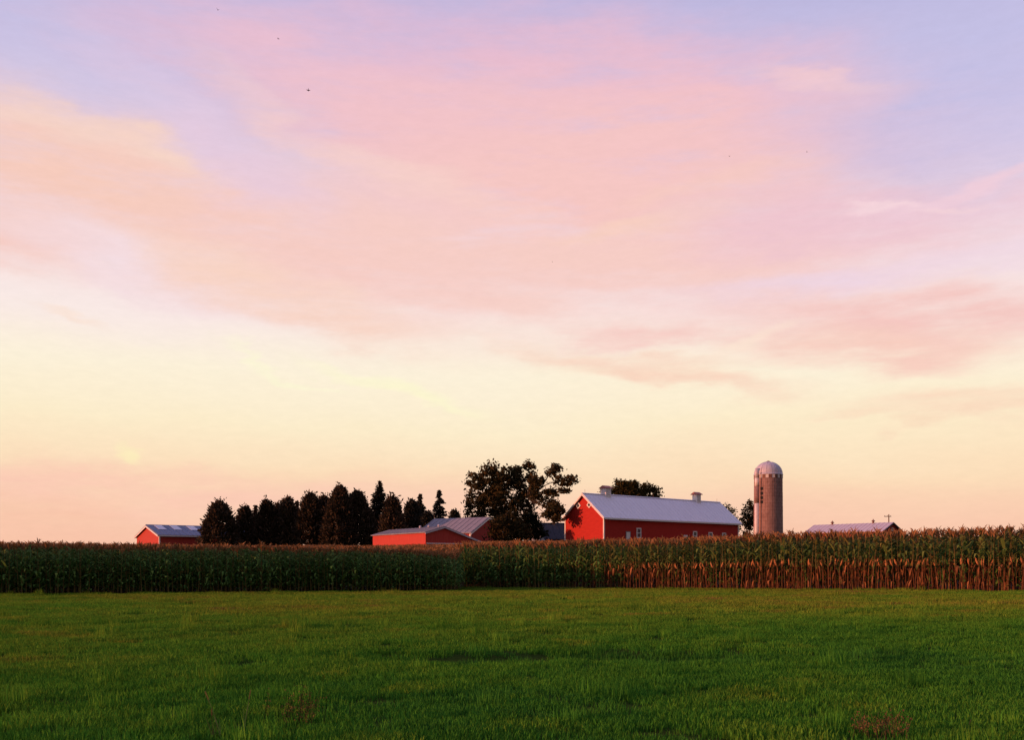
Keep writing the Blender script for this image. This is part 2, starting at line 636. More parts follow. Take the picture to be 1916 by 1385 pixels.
def barn(name, label, cat, P, a, L, Wd, zb, ze0, zr, ze1=None, yr=None, wall=RED, roof=ROOF, trim=WHITE, over=0.35, ribs=0.9,
         rake_both=True, wall_parts=True, group=None):
    """gabled building. local x runs along the ridge, y across; near corner at P"""
    ze1 = ze0 if ze1 is None else ze1
    yr = Wd / 2 if yr is None else yr
    root = empty(name, (P[0], P[1], zb), a)
    tag(root, label, cat, group)
    H0, H1, HR = ze0 - zb, ze1 - zb, zr - zb
    b = MB()
    b.prism([(0, -1.0), (Wd, -1.0), (Wd, H1), (yr, HR), (0, H0)], 0, L)
    b.build('wall', wall, root)
    sl0 = (HR - H0) / yr
    sl1 = (HR - H1) / (Wd - yr)
    th = 0.12
    r = MB()
    r.prism([(-over, H0 - over * sl0 + 0.02), (yr, HR + 0.02), (Wd + over, H1 - over * sl1 + 0.02), (Wd + over, H1 - over * sl1 + 0.02 + th),
             (yr, HR + 0.02 + th), (-over, H0 - over * sl0 + 0.02 + th)], -over, L + over)
    ro = r.build('roof', roof, root)
    # raised seams down both slopes
    rb = MB()
    k = -over + 0.05
    while k < L + over:
        for (ya, za, yb, zb_) in ((-over, H0 - over * sl0, yr, HR), (Wd + over, H1 - over * sl1, yr, HR)):
            z_a, z_b = za + 0.02 + th, zb_ + 0.02 + th
            rb.add([(k, ya, z_a - .02), (k + .05, ya, z_a - .02), (k + .05, ya, z_a + .035), (k, ya, z_a + .035),
                    (k, yb, z_b - .02), (k + .05, yb, z_b - .02), (k + .05, yb, z_b + .035), (k, yb, z_b + .035)],
                   [(0, 1, 2, 3), (4, 7, 6, 5), (0, 4, 5, 1), (1, 5, 6, 2), (2, 6, 7, 3), (3, 7, 4, 0)])
        k += ribs
    s_ = rb.build('seams', roof, ro)
    s_['kind'] = 'stuff'
    # ridge cap
    rc = MB()
    rc.prism([(yr - 0.22, HR + th - 0.03), (yr, HR + th + 0.09), (yr + 0.22, HR + th - 0.03), (yr, HR + th + 0.03)], -over - 0.01, L + over + 0.01)
    rc.build('ridge_cap', roof, ro)
    if trim:
        # corner boards
        for (x, y, h) in ((0, 0, H0), (0, Wd, H1), (L, 0, H0), (L, Wd, H1)):
            t = MB()
            t.box(x - 0.04 if x == 0 else x - 0.16, x + 0.16 if x == 0 else x + 0.04,
                  y - 0.04 if y == 0 else y - 0.16, y + 0.16 if y == 0 else y + 0.04, -0.9, h - 0.03)
            t.build('corner_board', trim, root)
        # rake boards on both gable ends, just under the roof sheet's edge
        for x in (-over + 0.0, L + over - 0.05):
            for (ya, za, yb, zc) in ((-over, H0 - over * sl0, yr, HR), (Wd + over, H1 - over * sl1, yr, HR)):
                t = MB()
                p = [(x - 0.045, ya, za - 0.2), (x + 0.045, ya, za - 0.2), (x + 0.045, yb, zc - 0.22), (x - 0.045, yb, zc - 0.22),
                     (x - 0.045, ya, za + 0.015), (x + 0.045, ya, za + 0.015), (x + 0.045, yb, zc + 0.015), (x - 0.045, yb, zc + 0.015)]
                t.add(p, [(0, 3, 2, 1), (4, 5, 6, 7), (0, 1, 5, 4), (1, 2, 6, 5), (2, 3, 7, 6), (3, 0, 4, 7)])
                t.build('rake_board', trim, root)
        # eave fascia
        for (y, z) in ((-over - 0.03, H0 - over * sl0), (Wd + over - 0.03, H1 - over * sl1)):
            t = MB()
            t.box(-over + .06, L + over - .06, y, y + 0.06, z - 0.12, z + 0.10)
            t.build('fascia', trim, root)
    return root, ro, (sl0, H0, HR, yr)


def side_t(P, a, px):
    r = (px - CX) / F
    return (r * P[1] - P[0]) / (math.cos(a) - math.sin(a) * r)


def side_z(P, a, t, py):
    return EYE + (HY - py) / F * (P[1] + math.sin(a) * t)


YARD = ground_z(10, 150)
# --- the big barn
A = R(40)
P = (172 / F * 150, 150.0)
Lb, Wb = 33.2, 8.7
zb = YARD
big, bigroof, (sl, H0, HR, yr) = barn('barn', 'large bright red barn with white trim, long pale metal roof and two cupolas', 'barn', P, A, Lb, Wb, zb,
                                       9.25, 12.85, roof=ROOF, over=0.45)
# side wall openings, placed along the wall
def on_side(px, py): 
    t = side_t(P, A, px)
    return t, side_z(P, A, t, py) - zb
t0, zt = on_side(1175, 996); _, zlo = on_side(1175, 1018)
d = MB(); d.box(t0 - 0.42, t0 + 0.42, -0.07, 0.0, zlo - 0.6, zt)
dr = d.build('door', WHITE, big); dr['label'] = 'narrow white door left of the tall window'
d = MB(); d.box(t0 - 0.52, t0 - 0.424, -0.09, 0.0, zlo - 0.6, zt); d.box(t0 + 0.424, t0 + 0.52, -0.09, 0.0, zlo - 0.6, zt)
d.box(t0 - 0.52, t0 + 0.52, -0.09, 0.0, zt + 0.004, zt + 0.1); d.build('door_frame', GREYW, dr)
d = MB(); d.box(t0 + 0.28, t0 + 0.33, -0.12, -0.07, zlo + 0.7, zlo + 0.85); d.build('handle', DARK, dr)
t1, z1 = on_side(1195, 998)
pane_window(big, 'side', t1, z1, 1.05, 1.62, label='tall white framed window beside the white door')
t1, z1 = on_side(1282.5, 1006)
d = MB(); d.box(t1 - 0.5, t1 + 0.5, -0.07, 0, z1 - 0.5, z1 + 0.38)
h = d.build('hatch', WHITE, big); h['label'] = 'small square white hatch'
for px, top in ((1300, 994.5), (1329, 996.5), (1354.5, 997.5)):
    t1, z1 = on_side(px, top)
    pane_window(big, 'side', t1, z1 - 0.81, 1.05, 1.62)
# two tilted square windows under the rakes
ang = math.atan(sl)
for s_ in (-1, 1):
    pane_window(big, 'gable', Wb / 2 + s_ * 1.22, HR - 1.22 * sl - 0.72, 0.78, 0.78, y0=-0.02, rot=ang if s_ < 0 else -ang, bars=0,
                label='small tilted square window under the roof edge')


def cupola(parent_root, x, w, h, label):
    z0 = HR + 0.02
    c = MB(); c.box(x - w / 2, x + w / 2, yr - w / 2, yr + w / 2, z0 - 0.55, z0 + h)
    cu = c.build('cupola', WHITE, parent_root); cu['label'] = label
    r = MB()
    o_ = 0.24
    r.prism([(yr - w / 2 - o_, z0 + h - 0.02), (yr + w / 2 + o_, z0 + h - 0.02), (yr + w / 2 + o_, z0 + h + 0.05), (yr, z0 + h + 0.46), (yr - w / 2 - o_, z0 + h + 0.05)],
            x - w / 2 - o_, x + w / 2 + o_)
    r.build('cupola_roof', CUPR, cu)
    for fy in (-1,):
        for q in range(5):
            l = MB(); zz = z0 + 0.22 + q * (h - 0.35) / 5
            l.add([(x - w * .33, yr - w / 2 - 0.02, zz), (x + w * .33, yr - w / 2 - 0.02, zz), (x + w * .33, yr - w / 2 - 0.05, zz - .08), (x - w * .33, yr - w / 2 - 0.05, zz - .08),
                   (x - w * .33, yr - w / 2 + .02, zz + .02), (x + w * .33, yr - w / 2 + .02, zz + .02)], [(0, 1, 2, 3), (0, 4, 5, 1)])
            l.build('louvre', WHITE, cu)


cupola(big, 4.85, 1.15, 1.1, 'cupola nearer the lit gable end')
cupola(big, 27.2, 1.05, 1.15, 'cupola nearer the silo')
for x in (0.2, Lb - 0.4, 16):
    l = MB(); l.tube([(x, yr, HR + 0.1), (x, yr, HR + 0.75)], 0.02, 5); l.build('lightning_rod', HOOP, big)

# --- low saltbox shed in front of the trees
P2 = (-161 / F * 115, 115.0)
ux, uy = -0.55, 0.835                  # long wall runs left and away; mirror frame: x along wall, y across towards the right
# use local x = gable direction, y = long wall direction (right-handed frame)
a2 = math.atan2(0.55, 0.835)
zb2 = ground_z(-10, 118)
root2 = empty('shed', (P2[0], P2[1], zb2), a2)
tag(root2, 'low red saltbox shed with grey roof half sunk behind the corn', 'shed')
zc, zap, zlow = 5.54 - zb2, 6.21 - zb2, 4.30 - zb2
Ls, Ws, xr = 14.4, 8.1, 2.43
def swp(poly, y0, y1, b):              # polygon in (x,z) swept along y
    n_ = len(poly)
    p_ = [(x, y0, z) for x, z in poly] + [(x, y1, z) for x, z in poly]
    b.add(p_, [tuple(range(n_)), tuple(range(n_, 2 * n_))[::-1]] + [(i, n_ + i, n_ + (i + 1) % n_, (i + 1) % n_) for i in range(n_)])
b = MB(); swp([(0, -1), (Ws, -1), (Ws, zlow), (xr, zap), (0, zc)], 0, Ls, b); b.build('wall', RED2, root2)
b = MB(); o_ = 0.2
swp([(-o_, zc - o_ * .28 + .02), (xr, zap + .02), (Ws + o_, zlow - o_ * .33 + .02), (Ws + o_, zlow - o_ * .33 + .12), (xr, zap + .13), (-o_, zc - o_ * .28 + .12)], -o_, Ls + o_, b)
r2_ = b.build('roof', ROOFG, root2)
b = MB()
for k in np.arange(0, Ls, 0.9):
    for (xa, za, xb, zb_) in ((-o_, zc - o_ * .28, xr, zap), (Ws + o_, zlow - o_ * .33, xr, zap)):
        b.add([(xa, k, za + .10), (xa, k + .05, za + .10), (xa, k + .05, za + .16), (xa, k, za + .16), (xb, k, zb_ + .10), (xb, k + .05, zb_ + .10), (xb, k + .05, zb_ + .17), (xb, k, zb_ + .17)],
              [(0, 1, 2, 3), (4, 7, 6, 5), (0, 4, 5, 1), (1, 5, 6, 2), (2, 6, 7, 3), (3, 7, 4, 0)])
sm = b.build('seams', ROOFG, r2_); sm['kind'] = 'stuff'
for (xa, za, xb, zb_) in ((-o_, zc - o_ * .28, xr, zap), (Ws + o_, zlow - o_ * .33, xr, zap)):
    b = MB()
    b.add([(xa, -o_ - .04, za - .12), (xb, -o_ - .04, zb_ - .12), (xb, -o_ - .04, zb_ + .06), (xa, -o_ - .04, za + .06),
           (xa, -o_ + .03, za - .12), (xb, -o_ + .03, zb_ - .12), (xb, -o_ + .03, zb_ + .015), (xa, -o_ + .03, za + .015)],
          [(0, 1, 2, 3), (4, 7, 6, 5), (0, 4, 5, 1), (1, 5, 6, 2), (2, 6, 7, 3), (3, 7, 4, 0)])
    b.build('rake_board', ROOFP, root2)
b = MB(); b.box(0.05, Ws - .1, -0.08, -0.004, 4.22 - zb2, 4.33 - zb2); b.build('door_rail', WHITE, root2)
b = MB(); b.box(-.04, .1, -.04, .1, -.9, zc - .05); b.build('corner_board', RED3, root2)
for yv in (0.9, 3.4, 5.6):
    b = MB()
    b.tube([(xr, yv + 0.4, zap + 0.05), (xr, yv + 0.4, zap + 0.26)], 0.12, 8); b.tube([(xr, yv + 0.4, zap + 0.26), (xr, yv + .4, zap + 0.4)], [0.2, 0.05], 8)
    b.build('roof_vent', ROOFP, r2_)

# --- red barn behind the shed, dark gable to the right
def right_gabled(name, label, cat, px0, Y0, u, L, W2, ze, zr, wall, roof, trim, over=0.3):
    """like barn() but its long wall runs left-away (u) and its gable right-away"""
    ang_ = math.atan2(-u[0], u[1])       # local y = u, local x = across
    X0 = (px0 - CX) / F * Y0
    z0 = ground_z(X0, Y0)
    root = empty(name, (X0, Y0, z0), ang_)
    tag(root, label, cat)
    he, hr = ze - z0, zr - z0
    slp = (hr - he) / (W2 / 2)
    b = MB(); swp([(0, -1), (W2, -1), (W2, he), (W2 / 2, hr), (0, he)], 0, L, b); b.build('wall', wall, root)
    b = MB(); swp([(-over, he - over * slp + .02), (W2 / 2, hr + .02), (W2 + over, he - over * slp + .02), (W2 + over, he - over * slp + .13), (W2 / 2, hr + .14), (-over, he - over * slp + .13)], -over, L + over, b)
    rf = b.build('roof', roof, root)
    b = MB()
    for k in np.arange(-over + .1, L + over - .1, 0.9):
        for (xa, xb) in ((-over, W2 / 2), (W2 + over, W2 / 2)):
            za, zb_ = he - over * slp, hr
            b.add([(xa, k, za + .10), (xa, k + .05, za + .10), (xa, k + .05, za + .17), (xa, k, za + .17), (xb, k, zb_ + .10), (xb, k + .05, zb_ + .10), (xb, k + .05, zb_ + .18), (xb, k, zb_ + .18)],
                  [(0, 1, 2, 3), (4, 7, 6, 5), (0, 4, 5, 1), (1, 5, 6, 2), (2, 6, 7, 3), (3, 7, 4, 0)])
    s2 = b.build('seams', roof, rf); s2['kind'] = 'stuff'
    for (xa, xb) in ((-over, W2 / 2), (W2 + over, W2 / 2)):
        za, zb_ = he - over * slp, hr
        b = MB()
        b.add([(xa, -over - .04, za - .15), (xb, -over - .04, zb_ - .15), (xb, -over - .04, zb_ + .06), (xa, -over - .04, za + .06),
               (xa, -over + .03, za - .15), (xb, -over + .03, zb_ - .15), (xb, -over + .03, zb_ + .015), (xa, -over + .03, za + .015)],
              [(0, 1, 2, 3), (4, 7, 6, 5), (0, 4, 5, 1), (1, 5, 6, 2), (2, 6, 7, 3), (3, 7, 4, 0)])
        b.build('rake_board', trim, root)
    for x in (0, W2):
        b = MB(); b.box(x - .04 if x == 0 else x - .14, x + .14 if x == 0 else x + .04, -.04, .14, -.9, he - .03); b.build('corner_board', trim, root)
    return root, rf, he, hr, slp


rt, rf, *_ = right_gabled('barn', 'red barn with dull mauve roof between the low shed and the big leafy tree', 'barn', 880, 131.0, (-0.853, 0.522), 8.7, 8.4, 6.09, 8.18, RED3, ROOFG, WHITE)

# --- right barn with long pale roof
rb_, rbf, he, hr, slp = right_gabled('barn', 'low barn right of the silo, its pink pale roof and dark gable above the corn', 'barn', 1651, 190.0, (-0.657, 0.754), 17.0, 7.7, 8.4, 10.07, RED3, ROOFP, SHINGLE)
for yv in (1.0 + 14 - 2.0, 4.0):
    b = MB(); b.tube([(3.85, yv, hr + .05), (3.85, yv, hr + .45)], 0.2, 8); b.tube([(3.85, yv, hr + .45), (3.85, yv, hr + .75)], [0.42, 0.12], 8)
    b.tube([(3.85, yv, hr + .75), (3.85, yv, hr + .95)], .05, 6)
    b.build('roof_vent', HOOP, rbf)
wn_ = MB(); wn_.box(3.5, 4.2, -0.07, 0.0, he + 0.1, he + 0.75); w0 = wn_.build('window', WHITE, rb_)
wn_ = MB(); wn_.box(3.62, 4.08, -0.09, -0.072, he + 0.2, he + 0.65); wn_.build('pane', GLASS, w0)

# --- utility pole behind it
pp = at(1663, 963, 205.0)
pole = empty('utility_pole', (pp.x, 205, ground_z(pp.x, 205))); tag(pole, 'thin wooden utility pole rising behind the pale-roofed low barn', 'pole')
hz = pp.z - pole.location.z
b = MB(); b.tube([(0, 0, -.5), (0, 0, hz)], [0.16, 0.11], 8); b.build('post', POLEM, pole)
b = MB(); b.box(-0.95, 0.5, -.06, .06, hz - .5, hz - .36, Matrix.Rotation(R(0), 4, 'Y')); b.build('crossarm', POLEM, pole)
for x in (-.85, -.3, .4):
    b = MB(); b.tube([(x, 0, hz - .36), (x, 0, hz - .2)], 0.05, 6); b.build('insulator', GREYW, pole)

# --- far left barn with three skylights
A3 = R(37.5); P3 = (-660 / F * 150, 150.0)
zb3 = ground_z(-50, 152)
lb, lbr, (sl3, H03, HR3, yr3) = barn('barn', 'small red barn at far left with blue roof and three pale skylights', 'barn', P3, A3, 16.0, 11.2, zb3, 6.35, 7.95, wall=RED2, roof=ROOFB, over=0.3)
for px in (300, 329, 360):
    # column on the roof a third of the way down from the ridge
    r = (px - CX) / F
    X0, Y0 = P3[0] - math.sin(A3) * yr3 * .72, P3[1] + math.cos(A3) * yr3 * .72
    t = (r * Y0 - X0) / (math.cos(A3) - math.sin(A3) * r)
    b = MB()
    ya, yb = yr3 * .5, yr3 * .95
    za, zb_ = H03 + ya * sl3 + .16, H03 + yb * sl3 + .16
    w_ = 0.6
    b.add([(t - w_, ya, za), (t + w_, ya, za), (t + w_, yb, zb_), (t - w_, yb, zb_), (t - w_, ya, za + .05), (t + w_, ya, za + .05), (t + w_, yb, zb_ + .05), (t - w_, yb, zb_ + .05)],
          [(0, 3, 2, 1), (4, 5, 6, 7), (0, 1, 5, 4), (1, 2, 6, 5), (2, 3, 7, 6), (3, 0, 4, 7)])
    b.build('skylight', SKYL, lbr)

# --- dark roofed outbuilding left of the big barn
P5 = (62 / F * 176, 176.0)
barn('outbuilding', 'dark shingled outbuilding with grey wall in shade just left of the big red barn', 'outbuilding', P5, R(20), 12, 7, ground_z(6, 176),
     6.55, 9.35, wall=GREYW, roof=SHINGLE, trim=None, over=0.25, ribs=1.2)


# ------------------------------------------------------------------ silo
def silo():
    Y = 156.0
    c = at(1437.5, 889, Y)
    z0 = ground_z(c.x, Y)
    root = empty('silo', (c.x, Y, z0), 0)
    tag(root, 'tall round concrete silo with metal dome and white ladder chute', 'silo')
    Hs = c.z - z0
    Rb, Rt = 2.30, 2.19
    rad = lambda z: Rb + (Rt - Rb) * z / Hs
    N = 40
    # staves: thin vertical strips with recessed joints and staggered lengths
    b = MB()
    zs = np.arange(-0.5, Hs - 0.62, 0.75)
    for i in range(N):
        a0, a1 = 2 * math.pi * (i + .02) / N, 2 * math.pi * (i + .98) / N
        off = 0.375 * (i % 2)
        for z in zs:
            za, zb_ = max(-.5, z + off + .015), min(Hs - 0.62, z + off + .735)
            if zb_ <= za: continue
            jo = random.uniform(-.008, .012)
            r0, r1 = rad(za) + jo, rad(zb_) + jo
            p_ = [(r0 * math.cos(a0), r0 * math.sin(a0), za), (r0 * math.cos(a1), r0 * math.sin(a1), za), (r1 * math.cos(a1), r1 * math.sin(a1), zb_), (r1 * math.cos(a0), r1 * math.sin(a0), zb_)]
            q_ = [((r - .05) * x / r, (r - .05) * y / r, zz) for (x, y, zz), r in zip(p_, (r0, r0, r1, r1))]
            b.add(p_ + q_, [(0, 1, 2, 3), (0, 4, 5, 1), (1, 5, 6, 2), (2, 6, 7, 3), (3, 7, 4, 0)])
    st = b.build('staves', STAVE, root)
    st['kind'] = 'stuff'
    core = MB()
    pts = [(0, 0, -.5), (0, 0, Hs)]
    core.tube(pts, [Rb - .03, Rt - .03], N)
    core.build('wall', STAVE, root, True)
    b = MB()
    z = 0.4
    while z < Hs - .8:
        r = rad(z) + .012
        b.tube([(r * math.cos(t), r * math.sin(t), z) for t in np.linspace(0, 2 * math.pi, N + 1)], 0.016, 4, cap=False)
        z += 0.55
    hh = b.build('hoops', HOOP, root); hh['kind'] = 'stuff'
    # top ring with alternating lighter and rusty blocks
    for i in range(28):
        a0, a1 = 2 * math.pi * (i + .04) / 28, 2 * math.pi * (i + .96) / 28
        r0, r1 = Rt - .03, Rt + (.03 if i % 2 else .06)
        za, zb_ = Hs - .60, Hs - (.02 if i % 2 else .06)
        p_ = [(r * math.cos(a), r * math.sin(a), zz) for zz in (za, zb_) for (r, a) in ((r1, a0), (r1, a1), (r0, a1), (r0, a0))]
        q = MB(); q.add(p_, [(0, 3, 2, 1), (4, 5, 6, 7), (0, 1, 5, 4), (1, 2, 6, 5), (2, 3, 7, 6), (3, 0, 4, 7)])
        q.build('ring_block', CHUTE if i % 2 else HOOP, root)
    # dome with ribs
    b = MB()
    prof = [(Rt + .10, Hs - .05), (Rt + .10, Hs + .05)] + [((Rt + .03) * math.cos(t), Hs + .05 + 2.04 * math.sin(t)) for t in np.linspace(0.0, math.pi / 2 - .06, 11)]
    M_ = 48
    vv = [(r * math.cos(2 * math.pi * k / M_), r * math.sin(2 * math.pi * k / M_), z) for r, z in prof for k in range(M_)]
    ff = [(j * M_ + k, j * M_ + (k + 1) % M_, (j + 1) * M_ + (k + 1) % M_, (j + 1) * M_ + k) for j in range(len(prof) - 1) for k in range(M_)]
    b.add(vv, ff + [tuple(range((len(prof) - 1) * M_, len(prof) * M_))])
    dm = b.build('dome', DOME, root, True)
    b = MB()
    for k in range(16):
        a_ = 2 * math.pi * k / 16
        b.tube([((Rt + .05) * math.cos(t) * math.cos(a_), (Rt + .05) * math.cos(t) * math.sin(a_), Hs + .05 + 2.06 * math.sin(t)) for t in np.linspace(0, math.pi / 2 - .08, 8)], 0.012, 4)
    rr = b.build('ribs', DOME, dm); rr['kind'] = 'stuff'
    b = MB(); b.tube([(0, 0, Hs + 2.03), (0, 0, Hs + 2.15), (0, 0, Hs + 2.25)], [.34, .3, .05], 10); b.build('cap', HOOP, dm)
    # ladder chute down the left flank, with an open stretch showing rungs and door holes
    th = R(207)
    Mx = Matrix.Rotation(th, 4, 'Z')
    def zpy(py): return EYE + (HY - py) / F * Y - z0
    def chute(za, zb_, mat, nm, full=True):
        q = MB()
        n_ = 8
        pts_ = []
        for zz in (za, zb_):
            rr_ = rad(max(0, zz))
            for k in range(n_ + 1):
                t = -math.pi / 2 + math.pi * k / n_
                pts_.append(Mx @ Vector((rr_ - .05 + .50 * math.cos(t), .36 * math.sin(t), zz)))
        ff_ = [(k, k + 1, n_ + 2 + k, n_ + 1 + k) for k in range(n_)] + [tuple(range(n_ + 1))[::-1], tuple(range(n_ + 1, 2 * n_ + 2))]
        q.add(pts_, ff_)
        return q.build(nm, mat, root, True)
    chute(-.5, zpy(943), CHUTE, 'ladder_chute')
    chute(zpy(911), zpy(896), CHUTE, 'ladder_chute')
    chute(zpy(896) + .01, zpy(878), DOME, 'ladder_chute')
    chute(zpy(942.6), zpy(911.6), STAVE, 'chute_liner').scale = (0.999, 0.999, 1)
    for py in (916, 925, 933, 941):
        q = MB()
        zz = zpy(py)
        th2 = R(228)
        M2 = Matrix.Rotation(th2, 4, 'Z')
        q.box(rad(zz) - .02, rad(zz) + .06, -.24, .24, zz - .24, zz + .24, M2)
        q.build('door_hole', DARK, root)
    q = MB(); M2 = Matrix.Rotation(R(226), 4, 'Z')
    q.tube([M2 @ Vector((rad(0) + .14, 0, 0)), M2 @ Vector((rad(Hs) + .14, 0, Hs)), M2 @ Vector((rad(Hs) - .25, 0, Hs + 1.05))], .045, 6)
    q.build('filler_pipe', HOOP, root)
    for zz in np.arange(zpy(942), zpy(912), .3):
        q = MB(); q.tube([Mx @ Vector((rad(zz) + .52, -.2, zz)), Mx @ Vector((rad(zz) + .52, .2, zz))], .018, 5); q.build('rung', HOOP, root)


silo()


# ------------------------------------------------------------------ trees
def quads(centers, size, flat=0.0, aspect=1.6, droop=None):
    """random oriented leaf quads -> verts, faces"""
    n = len(centers)
    d = rng.normal(size=(n, 3))
    if droop is not None: d = droop + 0.45 * d
    d /= np.linalg.norm(d, axis=1)[:, None]
    e = rng.normal(size=(n, 3))
    e -= (e * d).sum(1)[:, None] * d
    e /= np.linalg.norm(e, axis=1)[:, None]
    s = size * rng.uniform(.6, 1.35, n)[:, None]
    a, b = d * s * aspect * .5, e * s * .5
    # diamond-ish pointed leaf cluster
    vv = np.stack([centers - a, centers - b * .8, centers + a, centers + b * .8], 1).reshape(-1, 3)
    return vv


def leaf_mesh(name, vv, mat):
    n = len(vv) // 4
    me = bpy.data.meshes.new(name)
    me.vertices.add(4 * n)
    me.vertices.foreach_set('co', vv.astype(np.float32).ravel())
    me.loops.add(4 * n)
    me.loops.foreach_set('vertex_index', np.arange(4 * n, dtype=np.int32))
    me.polygons.add(n)
    me.polygons.foreach_set('loop_start', np.arange(0, 4 * n, 4, dtype=np.int32))
    me.update(calc_edges=True)
    me.materials.append(mat)
    return me


def crown_obj(name, vv, mat, parent):
    o = bpy.data.objects.new(name, leaf_mesh(name, vv, mat))
    C.objects.link(o)
    o.parent = parent
    return o


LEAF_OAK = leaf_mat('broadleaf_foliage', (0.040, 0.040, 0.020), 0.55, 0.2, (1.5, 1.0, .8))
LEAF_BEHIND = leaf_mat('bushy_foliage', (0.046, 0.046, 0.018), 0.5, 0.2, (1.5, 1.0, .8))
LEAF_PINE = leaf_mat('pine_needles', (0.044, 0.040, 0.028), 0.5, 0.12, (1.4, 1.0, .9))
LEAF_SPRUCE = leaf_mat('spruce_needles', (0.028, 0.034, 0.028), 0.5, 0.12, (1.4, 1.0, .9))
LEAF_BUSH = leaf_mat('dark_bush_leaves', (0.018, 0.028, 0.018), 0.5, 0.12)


def broad_tree(label, px_base, Y, blobs, mat, leaf=0.34, dens=1.0, depth=1.0, trunk_r=0.35, name='tree', trunk_lean=0.0, split=0.35, group=None):
    """blobs in photo pixels: (px, py, rx, ry, leafiness, dY)"""
    X0 = (px_base - CX) / F * Y
    z0 = ground_z(X0, Y)
    root = empty(name, (X0, Y, z0))
    tag(root, label, 'tree', group)
    m = Y / F
    tr = MB()
    top = max(EYE + (HY - b[1]) / F * Y for b in blobs) - z0
    fork = Vector((trunk_lean, 0, top * split))
    tr.tube([(0, 0, -.4), (0, 0, top * split * .5), fork], [trunk_r * 1.3, trunk_r, trunk_r * .8], 8)
    to = tr.build('trunk', BARK, root, True)
    br = MB()
    pts = []
    arm = name == 'tree' and px_base == 945
    arm_pt = Vector(((985 - CX) / F * Y - X0, -1.5, EYE + (HY - 932) / F * Y - z0))
    for (px, py, rx, ry, lf, dY) in blobs:
        right_arm = arm and px >= 1003
        if right_arm:
            px, lf = px - 6 - .05 * (px - 1003), lf * .75
        c = Vector(((px - CX) / F * Y - X0, dY, EYE + (HY - py) / F * Y - z0))
        rx_, ry_ = rx * m, ry * m
        rd = min(rx_, 4.5) * depth
        # limb to the blob, bending upward
        mid = fork.lerp(c, .5) + Vector((0, 0, -0.08 * (c - fork).length)) + Vector(rng.normal(size=3) * .25)
        st = fork if c.z > fork.z * .9 else Vector((0, 0, max(0.3, c.z * .6)))
        if right_arm:
            st = arm_pt.lerp(c, .12)
            mid = st.lerp(c, .5) + Vector(rng.normal(size=3) * .35)
        br.tube([st, mid, c], [trunk_r * (.16 if right_arm else .36), trunk_r * (.1 if right_arm else .2), .04], 6)
        nsub = max(3, int(rx_ * ry_ * 3.4 * lf))
        for _ in range(nsub):
            q = rng.normal(size=3)
            q /= np.linalg.norm(q)
            q *= rng.uniform(.35, 1.0) ** .6
            sc_ = Vector((c.x + q[0] * rx_ * .88, c.y + q[1] * rd * .88, c.z + q[2] * ry_ * .88))
            if rng.uniform() < .45:
                m2 = c.lerp(sc_, .5) + Vector(rng.normal(size=3) * .12)
                br.tube([c, m2, sc_], [.06, .04, .02], 4)
            sr = rng.uniform(.45, .95)
            k = int(52 * dens * sr ** 1.5)
            g = rng.normal(size=(k, 3)) * sr * .52 * np.array([1.1, 1.1, .8])
            pts.append(g + np.array(sc_))
    br.build('limbs', BARK, root)
    crown_obj('crown', quads(np.concatenate(pts), leaf), mat, root)
    return root


big_blobs = [
    (900, 888, 24, 16, 1, 0), (925, 880, 24, 13, 1, 1), (942, 890, 20, 18, 1, -1), (976, 884, 22, 15, 1, 0), (994, 872, 11, 10, .8, .5),
    (985, 898, 22, 16, 1, 1), (888, 912, 18, 14, .9, 0), (915, 912, 28, 22, 1.3, 0), (948, 915, 34, 26, 1.3, 0), (980, 920, 26, 18, 1.2, 1),
    (893, 938, 22, 16, 1, 0), (918, 942, 28, 18, 1.3, 0), (950, 948, 38, 24, 1.4, 0), (988, 938, 22, 16, 1, 0), (873, 946, 10, 6, .6, 0),
    (878, 960, 10, 14, .8, 0), (908, 962, 20, 14, 1, 0), (940, 975, 34, 24, 1.4, 0), (968, 985, 30, 26, 1.4, 0), (930, 998, 22, 18, 1.4, 1), (955, 1005, 30, 16, 1.4, 1),
    (1008, 915, 12, 7, .7, -3.65), (1022, 905, 9, 8, .7, -4.07), (1036, 889, 12, 9, .9, -4.49), (1040, 882, 8, 6, .8, -4.609999999999999), (1028, 920, 13, 10, .9, -4.25), (1012, 930, 10, 7, .7, -3.77),
    (1050, 905, 9, 7, .7, -4.91), (1064, 913, 10, 7, .9, -5.33), (1073, 906, 8, 4, .8, -5.6), (1062, 922, 9, 6, .8, -5.27), (1040, 928, 10, 7, .8, -4.609999999999999), (1036, 944, 12, 9, .9, -4.49),
    (1020, 940, 9, 7, .6, -4.01), (1048, 952, 7, 6, .7, -4.85), (1042, 962, 6, 6, .6, -4.67), (1046, 970, 7, 9, .9, -5.5), (1038, 958, 9, 8, .8, -5), (1030, 968, 5, 6, .6, -5), (1053, 960, 5, 8, .7, -5.0), (1003, 903, 8, 5, .5, -3.5)]
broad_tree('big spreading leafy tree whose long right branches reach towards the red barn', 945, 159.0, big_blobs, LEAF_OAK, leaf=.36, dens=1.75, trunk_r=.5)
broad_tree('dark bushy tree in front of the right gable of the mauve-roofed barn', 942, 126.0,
           [(926, 990, 9, 14, 1.6, 0), (940, 978, 17, 16, 1.9, 0), (955, 992, 18, 18, 1.9, 0), (935, 1004, 20, 12, 1.9, 0), (948, 962, 14, 14, 1.6, 0)], LEAF_OAK, leaf=.28, dens=1.5, trunk_r=.16)
